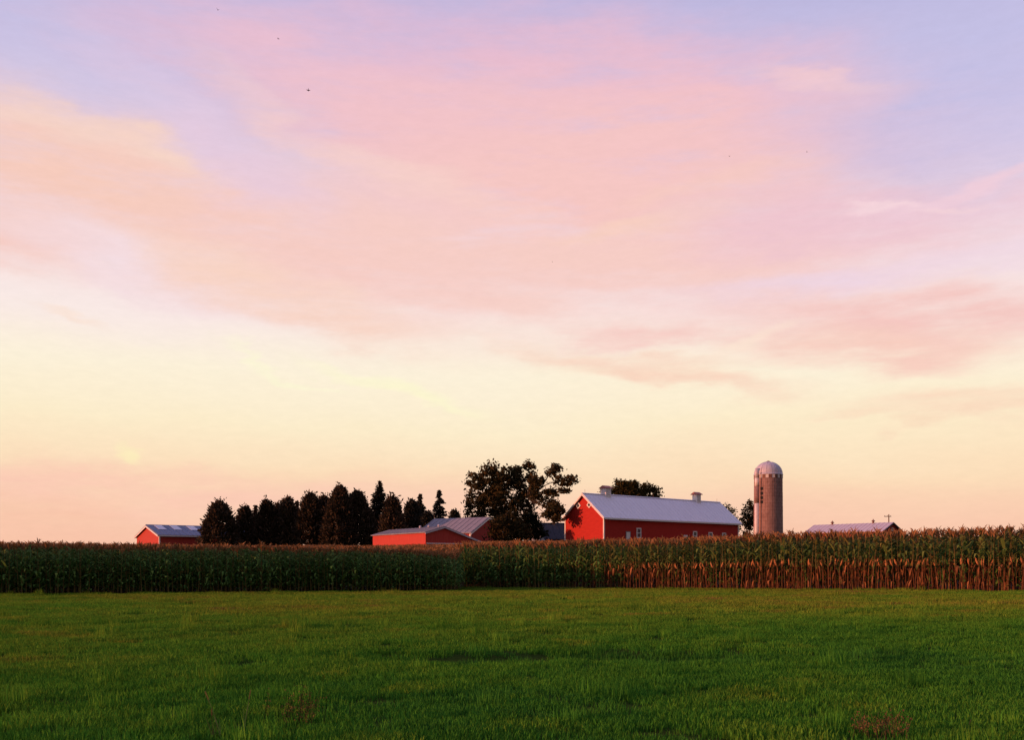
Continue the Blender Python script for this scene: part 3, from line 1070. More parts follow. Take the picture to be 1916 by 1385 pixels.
broad_tree('round dark bush at the foot of the big leafy tree, on its right', 994, 164.0,
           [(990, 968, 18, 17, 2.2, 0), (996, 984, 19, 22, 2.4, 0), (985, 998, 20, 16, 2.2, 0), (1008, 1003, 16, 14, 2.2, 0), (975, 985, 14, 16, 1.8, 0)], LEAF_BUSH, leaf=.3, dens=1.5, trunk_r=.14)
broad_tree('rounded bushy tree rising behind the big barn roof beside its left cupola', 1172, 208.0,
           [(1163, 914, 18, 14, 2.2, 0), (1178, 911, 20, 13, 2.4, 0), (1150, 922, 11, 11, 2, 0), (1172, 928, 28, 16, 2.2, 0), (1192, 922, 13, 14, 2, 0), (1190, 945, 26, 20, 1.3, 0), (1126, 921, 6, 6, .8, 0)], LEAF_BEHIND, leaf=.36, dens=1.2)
broad_tree('smaller rounded tree behind the middle of the big barn roof', 1214, 212.0,
           [(1214, 914, 14, 11, 2.2, 0), (1203, 924, 14, 13, 2, 0), (1226, 924, 11, 12, 2, 0), (1215, 945, 22, 18, 1.2, 0)], LEAF_BEHIND, leaf=.36, dens=1.2)
broad_tree('loose leafy tree showing between the big barn and the silo', 1402, 215.0,
           [(1404, 937, 7, 6, 1, 0), (1398, 952, 9, 8, 1.8, 0), (1392, 967, 9, 9, 2.2, 0), (1405, 970, 10, 12, 2.2, 0), (1396, 985, 12, 12, 2.2, 0), (1408, 955, 7, 9, 1.8, 0), (1404, 1004, 14, 10, 2, 0)],
           LEAF_OAK, leaf=.34, dens=1.0, trunk_r=.25)
broad_tree('small shrub just over the far end of the big barn roof', 1365, 212.0,
           [(1358, 950, 3, 4, 1.6, 0), (1367, 958, 4, 5, 1.5, 0), (1374, 968, 6, 6, 1.4, 0), (1378, 985, 10, 14, 1.2, 0)], LEAF_BUSH, leaf=.3, dens=1.1, trunk_r=.12)


def conifer(label, px, Y, top_py, w_px, mat, kind='spruce', name='conifer', base_py=1022, group=None, gap=0.0):
    X0 = (px - CX) / F * Y
    z0 = ground_z(X0, Y)
    Ht = EYE + (HY - top_py) / F * Y - z0
    Rm = w_px / 2 * Y / F * (1.55 if kind == 'spruce' else (1.42 if group else 1.2))
    root = empty(name, (X0, Y, z0))
    tag(root, label, 'tree', group)
    t = MB()
    t.tube([(0, 0, -.4), (0, 0, Ht * .5), (0, 0, Ht * .98)], [.2, .13, .02], 6)
    t.build('trunk', BARK, root)
    cs, dr_ = [], []
    if kind == 'spruce':
        z = Ht * .06
        while z < Ht:
            f = 1 - z / Ht
            nb = 9 if f > .15 else 6
            base = Rm * min(1, (f * 1.12)) ** .85
            for k in range(nb):
                a_ = rng.uniform(0, 2 * math.pi)
                ln = base * rng.uniform(.62, 1.18)
                if rng.uniform() < gap: continue
                nn = max(3, int(ln / .13))
                for q in range(nn):
                    r_ = ln * (q + .5) / nn
                    dz = -.22 * r_ + .14 * (r_ / max(ln, .1)) ** 2 * ln
                    for w in range(3):
                        cs.append((math.cos(a_) * r_ + rng.normal() * .10, math.sin(a_) * r_ + rng.normal() * .10, z + dz + rng.normal() * .07))
                        dr_.append((math.cos(a_), math.sin(a_), -.25))
            z += max(.22, .42 * (f + .3))
        cs.append((0, 0, Ht)); dr_.append((0, 0, 1)); cs.append((0, 0, Ht - .15)); dr_.append((0, 0, 1))
        vv = quads(np.array(cs), .24, droop=np.array(dr_), aspect=1.9)
    else:
        # broad evergreen: dome profile with up-pointing ragged leaders
        nsub = int(120 + Rm * Ht * 7)
        for _ in range(nsub):
            zf = rng.uniform(.0, 1.0) ** .8
            prof = max(0.0, 1 - zf ** 1.9) ** .62 * (0.93 if zf < .25 else 1.0)
            a_ = rng.uniform(0, 2 * math.pi)
            rr = Rm * prof * rng.uniform(.35, 1.04) ** .5
            c = np.array([math.cos(a_) * rr, math.sin(a_) * rr, .03 * Ht + zf * Ht * .93])
            sr = rng.uniform(.45, .85)
            k = 34
            g = rng.normal(size=(k, 3)) * sr * .42 * np.array([1, 1, 1.15])
            cs += list(g + c)
            out = np.array([math.cos(a_) * .7, math.sin(a_) * .7, .7])
            dr_ += [out] * k
        for _ in range(7):      # leaders
            a_ = rng.uniform(0, 2 * math.pi); rr = Rm * rng.uniform(0, .45)
            zt = Ht * (1 - .45 * (rr / Rm) ** 2)
            for k in range(22):
                cs.append((math.cos(a_) * rr + rng.normal() * .13, math.sin(a_) * rr + rng.normal() * .13, zt - .95 * k / 22 * rng.uniform(.6, 1.2)))
                dr_.append((0, 0, 1))
        vv = quads(np.array(cs), .28, droop=np.array(dr_), aspect=1.9)
    crown_obj('crown', vv, mat, root)
    return root


GR = 'evergreens in the windbreak row left of the low shed'
conifer('broad evergreen at the left end of the row, overlapping the blue-roofed barn', 411, 148, 939, 54, LEAF_PINE, 'broad', group=GR)
conifer('short evergreen just right of the leftmost broad one', 459, 152, 950, 34, LEAF_PINE, 'broad', group=GR)
conifer('slim low evergreen, third from the left end of the row', 478, 155, 947, 26, LEAF_PINE, 'spruce', group=GR)
conifer('medium evergreen with pointed tip, fourth from the left of the row', 499, 151, 938, 36, LEAF_PINE, 'broad', group=GR)
conifer('narrow low-topped evergreen between two pointed ones mid row', 521, 154, 944, 30, LEAF_PINE, 'broad', group=GR)
conifer('narrow pointed evergreen with tip above its lower neighbours mid row', 539, 152, 933, 32, LEAF_PINE, 'broad', group=GR)
conifer('small gap-filling evergreen left of the taller half of the row', 556, 156, 938, 24, LEAF_PINE, 'spruce', group=GR)
conifer('tall pointed evergreen left of the tallest round-topped one', 581, 151, 924, 44, LEAF_PINE, 'broad', group=GR)
conifer('flat-topped evergreen touching the tallest round-topped one', 606, 153, 930, 34, LEAF_PINE, 'broad', group=GR)
conifer('tallest round-topped evergreen in the row', 637, 149, 911, 54, LEAF_PINE, 'broad', group=GR)
conifer('wide dark evergreen right of the tallest round-topped one', 667, 151, 920, 62, LEAF_PINE, 'broad', group=GR)
conifer('tall spiky spruce rising above the right end of the dense row', 710, 154, 901, 62, LEAF_SPRUCE, 'spruce', gap=.1)
conifer('broad dark evergreen just right of the tall spiky spruce', 735, 136, 932, 44, LEAF_PINE, 'broad')
conifer('rounded blue-green evergreen left of the slim spruce pair', 771, 139.5, 938, 34, LEAF_SPRUCE, 'broad')
conifer('slim spruce poking up behind the rounded blue-green evergreen', 786, 160, 925, 36, LEAF_SPRUCE, 'spruce', gap=.15)
conifer('low small evergreen between the two slim spruces', 800, 149, 962, 26, LEAF_SPRUCE, 'broad')
conifer('slim open spruce standing alone left of the mauve-roofed barn', 822, 153, 919, 46, LEAF_SPRUCE, 'spruce', gap=.3)
conifer('small evergreen tip showing over the mauve barn roof', 851, 172, 956, 24, LEAF_SPRUCE, 'broad')


# ------------------------------------------------------------------ corn
G1, G2 = (0.065, 0.175, 0.055, 1), (0.105, 0.220, 0.062, 1)
OL = (0.15, 0.125, 0.045, 1)
DRY, DRY2 = (0.46, 0.23, 0.11, 1), (0.09, 0.045, 0.028, 1)
STK = (0.16, 0.14, 0.06, 1)
TAS, TAS2 = (0.34, 0.21, 0.11, 1), (0.26, 0.15, 0.075, 1)


def lerp4(a, b, t): return tuple(a[i] * (1 - t) + b[i] * t for i in range(4))


def corn_leaf(b, z, phi, L, w, rise, droop, c, rnd):
    segs = 5
    ca, sa = math.cos(phi), math.sin(phi)
    vv = []
    tw = rnd.uniform(-.5, .5)
    for k in range(segs + 1):
        t = k / segs
        r = L * (t * .62 + .08 * math.sin(t * 3)) * (1 - .25 * droop * t)
        zz = z + L * (rise * t - droop * t * t)
        ww = w * .5 * (math.sin(math.pi * (.18 + .80 * t)) ** .7 if t < 1 else .05)
        d = Vector((-sa, ca, tw * t + rnd.uniform(-.15, .15)))
        c0 = Vector((ca * r, sa * r, zz))
        vv += [c0 - d * ww, c0 + d * ww]
    b.add(vv, [(2 * k, 2 * k + 1, 2 * k + 3, 2 * k + 2) for k in range(segs)], c)


def corn_parts(seed, dry, H=2.4, leafy=1.0, nlow=True):
    rnd = random.Random(seed)
    st, gl, dl, ta, ea = MB(), MB(), MB(), MB(), MB()
    bend = rnd.uniform(-.06, .06)
    cst = DRY2 if dry else STK
    dk = rnd.uniform(0, .28)
    st.tube([(0, 0, 0), (bend * .3, 0, H * .4)], [.017, .014], 4, col=lerp4(cst, DRY, dk) if dry else STK)
    st.tube([(bend * .3, 0, H * .4), (bend, 0, H * .86)], [.014, .008], 4, col=STK, cap=False)
    plane = rnd.uniform(0, math.pi)
    nl = int(13 * leafy)
    dh = .45 + rnd.uniform(-.13, .08)
    show = rnd.uniform(.12, 1)
    for i in range(nl):
        t = i / (nl - 1)
        z = H * (.10 + .74 * t)
        phi = plane + math.pi * (i % 2) + rnd.uniform(-.6, .6)
        L = rnd.uniform(.62, .9) * (1 - .35 * max(0, t - .6) / .4) * (1 if t > .12 else .7)
        w = rnd.uniform(.08, .115)
        isdry = (dry and z < H * (dh + rnd.uniform(-.05, .05))) or (not dry and z < H * .16)
        if isdry:
            if z < H * .33 and rnd.random() < .72: continue
            if not dry and rnd.random() < .5: continue
            if rnd.random() > show: continue
            if dry and rnd.random() < .28:
                corn_leaf(gl, z, phi, L * .8, w * .8, rnd.uniform(.5, .9), rnd.uniform(.8, 1.2), lerp4(G1, OL, rnd.random()), rnd)
                continue
            corn_leaf(dl, z, phi, L * rnd.uniform(.35, .68), w * rnd.uniform(.5, .85), rnd.uniform(.2, .8), rnd.uniform(.6, 1.25), lerp4(DRY2, DRY, rnd.random() ** (1.4 if z > H * .36 else 3.5)), rnd)
        else:
            g = lerp4(G1, G2, rnd.random())
            if t > .68: g = lerp4(g, OL, rnd.uniform(.1, .85 if dry else .45) * (t - .6) / .4)
            if dry: g = lerp4(g, OL, rnd.uniform(0, .45))
            corn_leaf(gl, z, phi, L, w, rnd.uniform(.75, 1.05), rnd.uniform(.45, 1.0), g, rnd)
    # husk leaf blades low on the stalk keep the wall of corn closed
    if not dry:
        for _ in range(4):
            corn_leaf(gl, H * rnd.uniform(.05, .5), rnd.uniform(0, 6.28), rnd.uniform(.5, .8), .085, .9, .8, lerp4(G1, G2, rnd.random()), rnd)
    else:
        for _ in range(2):
            corn_leaf(dl, H * rnd.uniform(.06, .5), rnd.uniform(0, 6.28), rnd.uniform(.2, .4), .04, .3, 1.25, lerp4(DRY2, DRY, rnd.random() ** 2), rnd)
    # tassel
    for k in range(9):
        a_ = rnd.uniform(0, 6.28)
        ll = rnd.uniform(.15, .26)
        sp = .42 if k else 0
        z0_ = H * .865 + k * .014
        p0 = Vector((bend, 0, z0_))
        p1 = p0 + Vector((math.cos(a_) * sp * ll, math.sin(a_) * sp * ll, ll * .85))
        p2 = p1 + Vector((math.cos(a_) * sp * ll * .7, math.sin(a_) * sp * ll * .7, ll * .25))
        ta.tube([p0, p1, p2], [.012, .015, .004], 3, col=lerp4(TAS, TAS2, rnd.random()), cap=False)
    a_ = plane + .4
    z0_ = H * .42
    e0 = Vector((math.cos(a_) * .03, math.sin(a_) * .03, z0_))
    e1 = e0 + Vector((math.cos(a_) * .07, math.sin(a_) * .07, .16))
    e2 = e0 + Vector((math.cos(a_) * .10, math.sin(a_) * .10, .27))
    ea.tube([e0, e0.lerp(e1, .5), e1, e2], [.012, .034, .03, .006], 6, col=DRY if dry else (0.12, 0.13, 0.05, 1))
    return dict(stalk=st, foliage=gl, dry_leaves=dl, tassel=ta, ear=ea)


def merged(parts):
    b = MB()
    for p in parts.values():
        if p.v: b.add(p.v, p.f); b.c += p.c
    return b


NV = 8
VAR = {}
MESH = {}
for dry in (0, 1):
    for i in range(NV):
        p = corn_parts(100 * dry + i, bool(dry))
        MESH[(dry, i)] = {k: b.mesh(k, CORN) for k, b in p.items() if b.v}
        VAR[(dry, i)] = merged(p).mesh('corn_plant', CORN)


def interp(x, tab):
    return float(np.interp(x, [a for a, _ in tab], [b for _, b in tab]))


TOPL = [(-300, 1018), (0, 1015), (250, 1018), (500, 1019), (640, 1021), (760, 1027), (850, 1040)]
TOPR = [(850, 1014), (1050, 1012), (1250, 1007), (1400, 1000), (1500, 994), (1700, 989), (1916, 984), (2400, 970)]
SEG = [(250, 'green corn plant in the front row under open sky left of the small blue-roofed barn', 'front row corn left of the blue-roofed barn'),
       (377, 'green corn plant in the front row below the small blue-roofed barn', 'front row corn below the blue-roofed barn'),
       (530, 'green corn plant in the front row below the lower left half of the evergreen row', 'front row corn below the low evergreens'),
       (697, 'green corn plant in the front row below the taller right half of the evergreen row', 'front row corn below the tall evergreens'),
       (797, 'green corn plant in the front row below the lit wall of the low shed', 'front row corn below the lit shed wall'),
       (853, 'short green corn plant near the jutting corner of the field edge', 'front row corn at the jutting field corner'),
       (1012, 'shaded green corn plant in the front row below the big leafy tree', 'front row corn below the big leafy tree'),
       (1130, 'corn plant in the front row below the sunlit gable of the big barn', 'front row corn below the lit barn gable'),
       (1260, 'corn plant with dried orange lower leaves below the white door of the big barn', 'front row corn below the barn door'),
       (1385, 'corn plant with dried orange lower leaves below the far half of the big barn', 'front row corn below the far half of the barn'),
       (1470, 'corn plant with dried orange lower leaves in the front row below the silo', 'front row corn below the silo'),
       (1690, 'corn plant with dried orange lower leaves below the low pale-roofed barn', 'front row corn below the pale-roofed barn'),
       (9999, 'tall corn plant with dried lower leaves, right of the pale-roofed barn', 'front row corn right of the pale-roofed barn')]


def plant(dry, i, loc, rz, s, sz, px):
    lab, group = next((b, c) for a, b, c in SEG if px < a)
    root = empty('corn_plant', loc, rz)
    root.scale = (s, s, sz)
    root.rotation_euler = (random.gauss(0, .04), random.gauss(0, .04), rz)
    tag(root, lab, 'corn plant', group)
    for k, me_ in MESH[(dry, i)].items():
        if k == 'ear' and random.random() < .4: continue
        o = bpy.data.objects.new(k, me_)
        C.objects.link(o)
        o.parent = root


def front(Xa, Xb, fn, left, spacing=0.165):
    x = Xa
    out = []
    slope = .33 if left else -.672
    st_ = spacing / math.sqrt(1 + slope * slope)
    while x < Xb:
        out.append((x, fn(x)))
        x += st_
    return out


count = 0
extra = []      # (x, y, dry, top)
for left in (True, False):
    pts_ = front(-44, -2.6, left_edge, True) if left else front(-2.9, 33, right_edge, False)
    for (x, y) in pts_:
        x += random.uniform(-.04, .04); y += random.uniform(-.16, .12)
        px = CX + F * x / y
        top = interp(px, TOPL if left else TOPR) + random.gauss(0, 3.0) + 2.5 * math.sin(x * 1.3) * math.sin(x * .47)
        z = ground_z(x, y)
        H = EYE + (HY - top) / F * y - z
        if left: dry = 0
        else: dry = 1 if px > 1120 + random.uniform(-40, 60) else 0
        if -5 < px < 1922 and count < 300:
            plant(dry, random.randrange(NV), (x, y, z + .01), random.uniform(0, 6.28), random.uniform(.9, 1.15), H / 2.42, px)
            count += 1
        else:
            extra.append((x, y, dry, H / 2.42))
print('front row', count)


def scatter(name, pts, rot, scl, idx, protos, extra_attr=None):
    """one object: points + geometry nodes that set a prototype mesh on each"""
    me = bpy.data.meshes.new(name)
    n = len(pts)
    me.vertices.add(n)
    me.vertices.foreach_set('co', np.asarray(pts, dtype=np.float32).ravel())
    def attr(nm, ty, data, key):
        a = me.attributes.new(nm, ty, 'POINT')
        a.data.foreach_set(key, np.asarray(data).ravel())
    attr('rot', 'FLOAT_VECTOR', np.asarray(rot, dtype=np.float32), 'vector')
    attr('scl', 'FLOAT_VECTOR', np.asarray(scl, dtype=np.float32), 'vector')
    attr('idx', 'INT', np.asarray(idx, dtype=np.int32), 'value')
    if extra_attr is not None:
        attr('tone', 'FLOAT', np.asarray(extra_attr, dtype=np.float32), 'value')
    me.update()
    o = bpy.data.objects.new(name, me)
    C.objects.link(o)
    coll = bpy.data.collections.new(name + '_kinds')
    for i, m_ in enumerate(protos):
        po = bpy.data.objects.new('%s_kind.%03d' % (name, i + 1), m_)
        coll.objects.link(po)
    ng = bpy.data.node_groups.new(name, 'GeometryNodeTree')
    ng.interface.new_socket('Geometry', in_out='INPUT', socket_type='NodeSocketGeometry')
    ng.interface.new_socket('Geometry', in_out='OUTPUT', socket_type='NodeSocketGeometry')
    gi, go = ng.nodes.new('NodeGroupInput'), ng.nodes.new('NodeGroupOutput')
    ci = ng.nodes.new('GeometryNodeCollectionInfo')
    ci.inputs[0].default_value = coll
    ci.inputs['Separate Children'].default_value = True
    ci.inputs['Reset Children'].default_value = True
    ip = ng.nodes.new('GeometryNodeInstanceOnPoints')
    def na(nm, ty):
        x = ng.nodes.new('GeometryNodeInputNamedAttribute')
        x.data_type = ty
        x.inputs[0].default_value = nm
        return [s for s in x.outputs if s.name == 'Attribute' and s.enabled][0]
    ng.links.new(gi.outputs[0], ip.inputs['Points'])
    ng.links.new(ci.outputs[0], ip.inputs['Instance'])
    ip.inputs['Pick Instance'].default_value = True
    ng.links.new(na('idx', 'INT'), ip.inputs['Instance Index'])
    e2r = ng.nodes.new('FunctionNodeEulerToRotation')
    ng.links.new(na('rot', 'FLOAT_VECTOR'), e2r.inputs[0])
    ng.links.new(e2r.outputs[0], ip.inputs['Rotation'])
    ng.links.new(na('scl', 'FLOAT_VECTOR'), ip.inputs['Scale'])
    ng.links.new(ip.outputs[0], go.inputs[0])
    md = o.modifiers.new('scatter', 'NODES')
    md.node_group = ng
    return o


pts, rot, scl, idx = [], [], [], []
for (x, y, dry, s) in extra:
    pts.append((x, y, ground_z(x, y))); rot.append((0, 0, random.uniform(0, 6.28))); scl.append((1, 1, s)); idx.append(dry * NV + random.randrange(NV))
row = 1
while True:
    d0 = row * .62 if row < 10 else 6 + (row - 10) * .8
    if d0 > 95: break
    step = .19 if row < 6 else (.3 if row < 14 else .5)
    x = -70.0
    while x < 62:
        x += step * random.uniform(.8, 1.2)
        y = edge(x) + d0 + random.uniform(-.1, .1)
        if x > -2.6 and x < 9 and False: pass
        lim = 108 if -22 < x < 8 else 138
        if y > lim or abs(x) > .56 * y + 9: continue
        if x < -2.6 and x > -3.2 and row < 8: pass
        px = CX + F * x / y
        # keep the tops level with what stands in front: plants are 2.2 to 2.55 m
        H = (2.42 if x > -2.6 else 2.16) + .1 * math.sin(x * .21) * math.sin(y * .17) + random.uniform(-.09, .09)
        if row < 9:
            ed = edge(x)
            pxe = CX + F * x / ed
            He = EYE + (HY - interp(pxe, TOPL if x < -2.6 else TOPR)) / F * ed - ground_z(x, ed)
            w_ = row / 9
            H = H * w_ + He * (1 - w_) + random.uniform(-.06, .06)
            if x < -2.6 and pxe > 640: H = max(H, 2.1 * w_ + He * (1 - w_))
        H = min(H, 2.75)
        dry = 1 if (x > 3 and random.random() < .8) else 0
        pts.append((x, y, ground_z(x, y))); rot.append((random.uniform(-.05, .05), random.uniform(-.05, .05), random.uniform(0, 6.28)))
        s = random.uniform(.92, 1.15)
        scl.append((s, s, H / 2.42)); idx.append(dry * NV + random.randrange(NV))
    row += 1
print('field plants', len(pts))
cf = scatter('cornfield', pts, rot, scl, idx, [VAR[(d_, i)] for d_ in (0, 1) for i in range(NV)])
tag(cf, 'tasselled corn filling the field behind the front row of plants', 'corn', kind='stuff')

# ------------------------------------------------------------------ grass
def tone_mat():
    k = NT('grass_blades')
    k.t.nodes.remove(k.b)
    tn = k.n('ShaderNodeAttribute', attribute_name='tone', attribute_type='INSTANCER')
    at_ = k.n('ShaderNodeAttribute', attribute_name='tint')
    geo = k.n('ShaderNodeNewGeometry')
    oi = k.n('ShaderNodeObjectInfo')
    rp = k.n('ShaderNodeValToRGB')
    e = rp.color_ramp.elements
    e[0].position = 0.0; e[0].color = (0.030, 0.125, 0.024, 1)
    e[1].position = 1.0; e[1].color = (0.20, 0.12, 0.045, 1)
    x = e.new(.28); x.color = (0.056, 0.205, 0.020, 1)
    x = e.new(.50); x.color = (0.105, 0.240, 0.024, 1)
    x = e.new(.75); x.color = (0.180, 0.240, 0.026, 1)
    ad_ = k.n('ShaderNodeMath', operation='MULTIPLY_ADD')
    k.l(geo.outputs['Random Per Island'], ad_.inputs[0])
    ad_.inputs[1].default_value = .22
    k.l(tn.outputs['Fac'], ad_.inputs[2])
    k.l(ad_.outputs[0], rp.inputs[0])
    mx = k.n('ShaderNodeVectorMath', operation='MULTIPLY')
    k.l(rp.outputs[0], mx.inputs[0])
    k.l(at_.outputs['Color'], mx.inputs[1])
    mr = k.n('ShaderNodeMapRange')
    k.l(oi.outputs['Random'], mr.inputs[0])
    mr.inputs[3].default_value = .8
    mr.inputs[4].default_value = 1.2
    sc = k.n('ShaderNodeVectorMath', operation='SCALE')
    k.l(mx.outputs[0], sc.inputs[0])
    k.l(mr.outputs[0], sc.inputs['Scale'])
    d = k.n('ShaderNodeBsdfDiffuse'); t = k.n('ShaderNodeBsdfTranslucent'); ms = k.n('ShaderNodeMixShader')
    k.l(sc.outputs[0], d.inputs[0]); k.l(sc.outputs[0], t.inputs[0])
    ms.inputs[0].default_value = .25
    k.l(d.outputs[0], ms.inputs[1]); k.l(t.outputs[0], ms.inputs[2]); k.l(ms.outputs[0], k.out.inputs[0])
    return k.m


GRASS = tone_mat()


def clump(seed, nb, rad_, hmin, hmax, w, lean=.5):
    rnd = random.Random(seed)
    b = MB()
    for _ in range(nb):
        r_ = rad_ * math.sqrt(rnd.random()); a_ = rnd.uniform(0, 6.28)
        x, y = r_ * math.cos(a_), r_ * math.sin(a_)
        h = rnd.uniform(hmin, hmax)
        la = rnd.uniform(0, 6.28); lx, ly = math.cos(la) * lean * rnd.uniform(.2, 1) * h, math.sin(la) * lean * rnd.uniform(.2, 1) * h
        fa = rnd.uniform(0, 3.14); fx, fy = math.cos(fa) * w / 2, math.sin(fa) * w / 2
        v_ = rnd.uniform(.75, 1.3)
        br_ = (v_, v_ * rnd.uniform(.93, 1.07), v_, 1)
        b.add([(x - fx, y - fy, -.02), (x + fx, y + fy, -.02), (x + lx * .4 + fx * .8, y + ly * .4 + fy * .8, h * .6), (x + lx * .4 - fx * .8, y + ly * .4 - fy * .8, h * .6), (x + lx, y + ly, h)],
              [(0, 1, 2, 3), (3, 2, 4)], br_)
    return b.mesh('grass_clump', GRASS)


near = [clump(i, 90, .2, .035, .085, .009) for i in range(4)]
mid = [clump(10 + i, 95, .32, .045, .10, .014) for i in range(4)]
tall = [clump(20 + i, 70, .16, .12, .24, .008, .35) for i in range(2)]
P_, R_, S_, I_, T_ = [], [], [], [], []


def vnoise(seed):
    r_ = np.random.default_rng(seed)
    g = r_.uniform(0, 1, (256, 256))
    def f(x, y):
        xi, yi = math.floor(x), math.floor(y)
        fx, fy = x - xi, y - yi
        fx, fy = fx * fx * (3 - 2 * fx), fy * fy * (3 - 2 * fy)
        a, b = g[yi % 256, xi % 256], g[yi % 256, (xi + 1) % 256]
        c, d_ = g[(yi + 1) % 256, xi % 256], g[(yi + 1) % 256, (xi + 1) % 256]
        return (a * (1 - fx) + b * fx) * (1 - fy) + (c * (1 - fx) + d_ * fx) * fy
    return f


v1, v2, v3 = vnoise(1), vnoise(2), vnoise(3)


def add_grass(y0, y1, dens, kinds, base):
    A_ = 0
    n_ = int(dens * (y1 - y0) * (1.16 * (y0 + y1) / 2 + 3))
    for _ in range(n_):
        y = math.sqrt(random.uniform(y0 * y0, y1 * y1))
        x = random.uniform(-1, 1) * (.58 * y + 1.5)
        if y > edge(x) - .15: continue
        big_ = v1(x * .16 + 40, y * .22) * .5 + v2(x * .55 + 9, y * .8) * .3 + v3(x * 1.9, y * 2.4) * .2
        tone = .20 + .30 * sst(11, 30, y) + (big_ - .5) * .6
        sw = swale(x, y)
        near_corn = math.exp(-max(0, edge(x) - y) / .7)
        tone -= .5 * sw + .12 * near_corn  # darker blades in the swale: the ditch's shadow put into the grass colour
        if v3(x * .9 + 77, y * 1.3 + 5) > .86: tone += .2          # dry tufts
        k = random.choice(kinds)
        s = random.uniform(.8, 1.25) * (1 + .25 * (big_ - .5))
        sz = s * (1 + .5 * sw + .8 * near_corn)
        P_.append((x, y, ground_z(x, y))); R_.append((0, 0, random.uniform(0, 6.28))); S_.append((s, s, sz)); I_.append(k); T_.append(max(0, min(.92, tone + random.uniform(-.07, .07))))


add_grass(5.5, 13, 34, (0, 1, 2, 3), 0)
add_grass(13, 24, 22, (0, 1, 2, 3), 0)
add_grass(24, 52, 11, (4, 5, 6, 7), 0)
add_grass(6, 22, .35, (8, 9), 0)
add_grass(22, 50, .15, (8, 9), 0)
print('grass clumps', len(P_))
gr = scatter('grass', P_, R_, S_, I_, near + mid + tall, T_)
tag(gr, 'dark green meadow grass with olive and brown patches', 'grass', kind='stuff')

# ------------------------------------------------------------------ weeds and tall stems in the meadow
WEED = leaf_mat('dry_weed', None, .35, .2, (1.1, 1.0, .85))


def weed(label, px, py, Y, wpx, hpx, n_, col_a, col_b):
    c = at(px, py, Y)
    z0 = ground_z(c.x, Y)
    m = Y / F
    root = empty('weed', (c.x, Y, z0)); tag(root, label, 'weed')
    st, hd = MB(), MB()
    rnd = random.Random(px)
    for _ in range(n_):
        x0, y0 = rnd.gauss(0, wpx * m * .22), rnd.gauss(0, .1)
        h_ = hpx * m * rnd.uniform(.55, 1.05)
        x1, y1 = x0 + rnd.gauss(0, .05), y0 + rnd.gauss(0, .05)
        c_ = lerp4(col_a, col_b, rnd.random())
        st.tube([(x0, y0, -.02), ((x0 + x1) / 2 + rnd.gauss(0, .01), (y0 + y1) / 2, h_ * .55), (x1, y1, h_)], [.0028, .002, .0012], 3, col=c_, cap=False)
        for q in range(rnd.randint(7, 14)):
            t = rnd.uniform(.25, 1.0)
            cx_, cy_, cz_ = x0 + (x1 - x0) * t + rnd.gauss(0, .018), y0 + (y1 - y0) * t + rnd.gauss(0, .018), h_ * t + rnd.gauss(0, .01)
            a_ = rnd.uniform(0, 6.28); s_ = rnd.uniform(.004, .009)
            hd.add([(cx_ - s_ * math.cos(a_), cy_ - s_ * math.sin(a_), cz_), (cx_ + s_ * .3, cy_, cz_ - s_), (cx_ + s_ * math.cos(a_), cy_ + s_ * math.sin(a_), cz_ + s_ * .6), (cx_, cy_ + s_ * .3, cz_ + s_ * 1.3)],
                   [(0, 1, 2, 3)], lerp4(col_a, col_b, rnd.random()))
    st.build('stems', WEED, root)['kind'] = 'stuff'
    hd.build('seed_heads', WEED, root)['kind'] = 'stuff'


weed('brown gone-to-seed weed clump left of centre in the near grass', 562, 1385, 8.6, 130, 78, 30, (0.06, 0.075, 0.022, 1), (0.12, 0.10, 0.045, 1))
weed('reddish brown weed clump at the bottom edge of the meadow on the right', 1645, 1400, 8.0, 110, 52, 36, (0.10, 0.075, 0.035, 1), (0.16, 0.11, 0.06, 1))


def stem(label, px0, py0, px1, py1, Y, nblades, c):
    a_, b_ = at(px0, py0, Y), at(px1, py1, Y)
    z0 = ground_z(a_.x, Y)
    root = empty('tall_grass', (a_.x, Y, z0)); tag(root, label, 'tall grass')
    rnd = random.Random(int(px0))
    dx = b_.x - a_.x
    h_ = b_.z - z0
    m_ = MB()
    for k in range(nblades):
        f = 1 if k == 0 else rnd.uniform(.35, .8)
        ex = dx * f + (0 if k == 0 else rnd.gauss(0, .05))
        n_ = 6
        vv = []
        for q in range(n_ + 1):
            t = q / n_
            w_ = .0036 * (1 - t * .8)
            x = ex * (t ** 1.4)
            vv += [(x - w_, .03 * k * t, h_ * f * t), (x + w_, .03 * k * t + .002, h_ * f * t)]
        m_.add(vv, [(2 * q, 2 * q + 1, 2 * q + 3, 2 * q + 2) for q in range(n_)], c)
    m_.build('blades', WEED, root)
    hd = MB()
    for q in range(14):
        t = 1 - q * .012
        hd.add([(dx * t ** 1.4 - .006, 0, h_ * t), (dx * t ** 1.4, .002, h_ * t - .012), (dx * t ** 1.4 + .006, 0, h_ * t + .004), (dx * t ** 1.4, -.002, h_ * t + .012)], [(0, 1, 2, 3)], lerp4(c, (0.2, 0.14, 0.08, 1), .5))
    hd.build('seed_head', WEED, root)


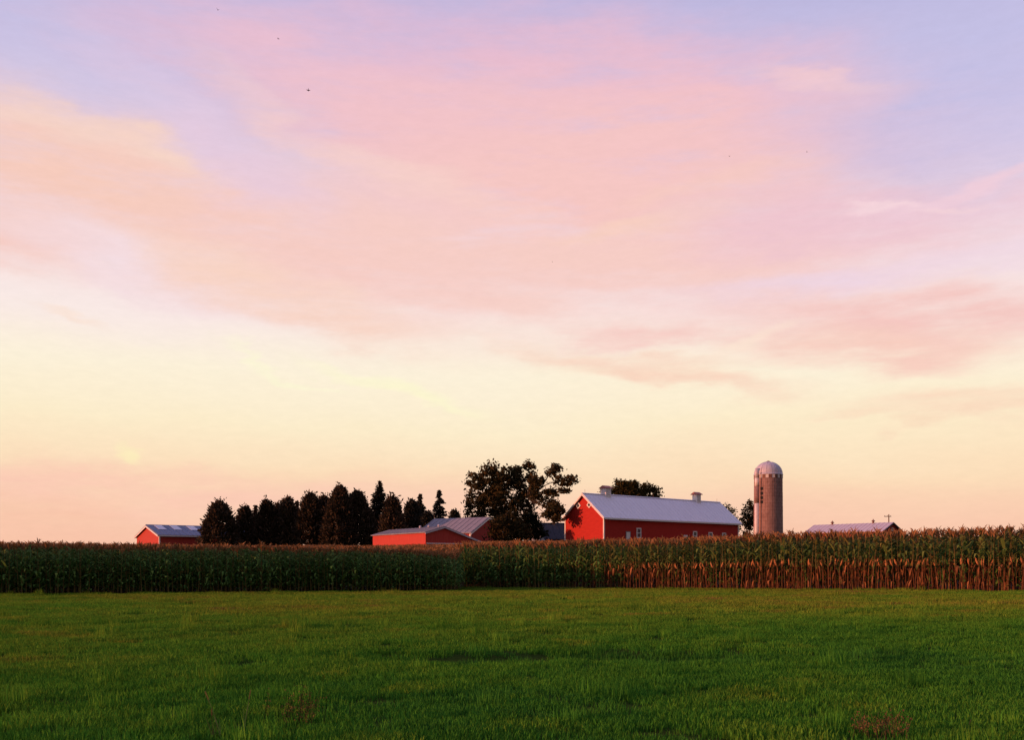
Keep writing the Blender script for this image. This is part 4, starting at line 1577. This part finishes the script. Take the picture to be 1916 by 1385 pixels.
GSC = (0.17, 0.22, 0.08, 1)
stem('tall pale grass stem leaning left near the bottom left of the meadow', 412, 1400, 384, 1296, 8.0, 4, GSC)
stem('tall pale grass stem leaning right, left of the brown weed clump', 455, 1400, 469, 1294, 8.0, 3, GSC)
stem('short grass stem at the bottom edge left of the leaning tall stem', 398, 1400, 396, 1330, 7.9, 4, (0.12, 0.11, 0.045, 1))
stem('grass stem near the bottom right, right of the reddish weed clump', 1808, 1395, 1816, 1350, 8.2, 3, GSC)


# ------------------------------------------------------------------ birds
def bird(label, px, py, Y, span_px, yaw, bank, flap):
    c = at(px, py, Y)
    root = empty('bird', c, yaw)
    root.rotation_euler = (bank, 0, yaw)
    tag(root, label, 'bird', 'birds scattered high in the sky')
    s = span_px * Y / F / 2
    b = MB()
    b.tube([(0, -.62 * s, 0), (0, -.3 * s, 0), (0, .1 * s, .02 * s), (0, .38 * s, .03 * s), (0, .5 * s, .02 * s), (0, .6 * s, 0)], [.02 * s, .10 * s, .17 * s, .12 * s, .10 * s, .015 * s], 8)
    b.add([(0, -.5 * s, 0), (-.16 * s, -.85 * s, 0), (0, -.72 * s, .01 * s), (.16 * s, -.85 * s, 0)], [(0, 1, 2), (0, 2, 3)])
    b.build('body', BIRDM, root, True)
    for k in (-1, 1):
        w = MB()
        p = [(k * .08, .22, .04), (k * .45, .34, flap * .45), (k * 1.0, -.05, flap * .85), (k * .5, .0, flap * .42), (k * .08, -.14, .03)]
        up = [(x * s, y * s, z * s + .025 * s) for x, y, z in p]
        lo = [(x * s, y * s, z * s - .01 * s) for x, y, z in p]
        w.add(up + lo, [(0, 1, 3, 4), (1, 2, 3), (9, 8, 6, 5), (8, 7, 6)] + [(i, i + 5, (i + 1) % 5 + 5, (i + 1) % 5) for i in range(5)])
        w.build('wing', BIRDM, root)


bird('dark bird highest in the sky near the top edge, wings folded close', 408, 18, 70, 7, .8, .2, .9)
bird('faint small bird just below and right of the highest one', 521, 72, 110, 7, 1.4, .1, .3)
bird('dark bird banking with one wing raised, lowest of the three at upper left', 577, 168, 75, 8.5, .3, -.9, .5)
bird('tiny pale speck of a bird over the pink cloud right of centre', 1365, 292, 150, 5, .5, .1, .3)
bird('tiny bird in the pink cloud towards the right above the silo', 1510, 284, 130, 5, 1.1, .3, .5)
bird('tiny bird in mid sky above the big leafy tree', 1034, 490, 140, 4, .6, .1, .5)
print('objects', len(bpy.data.objects))
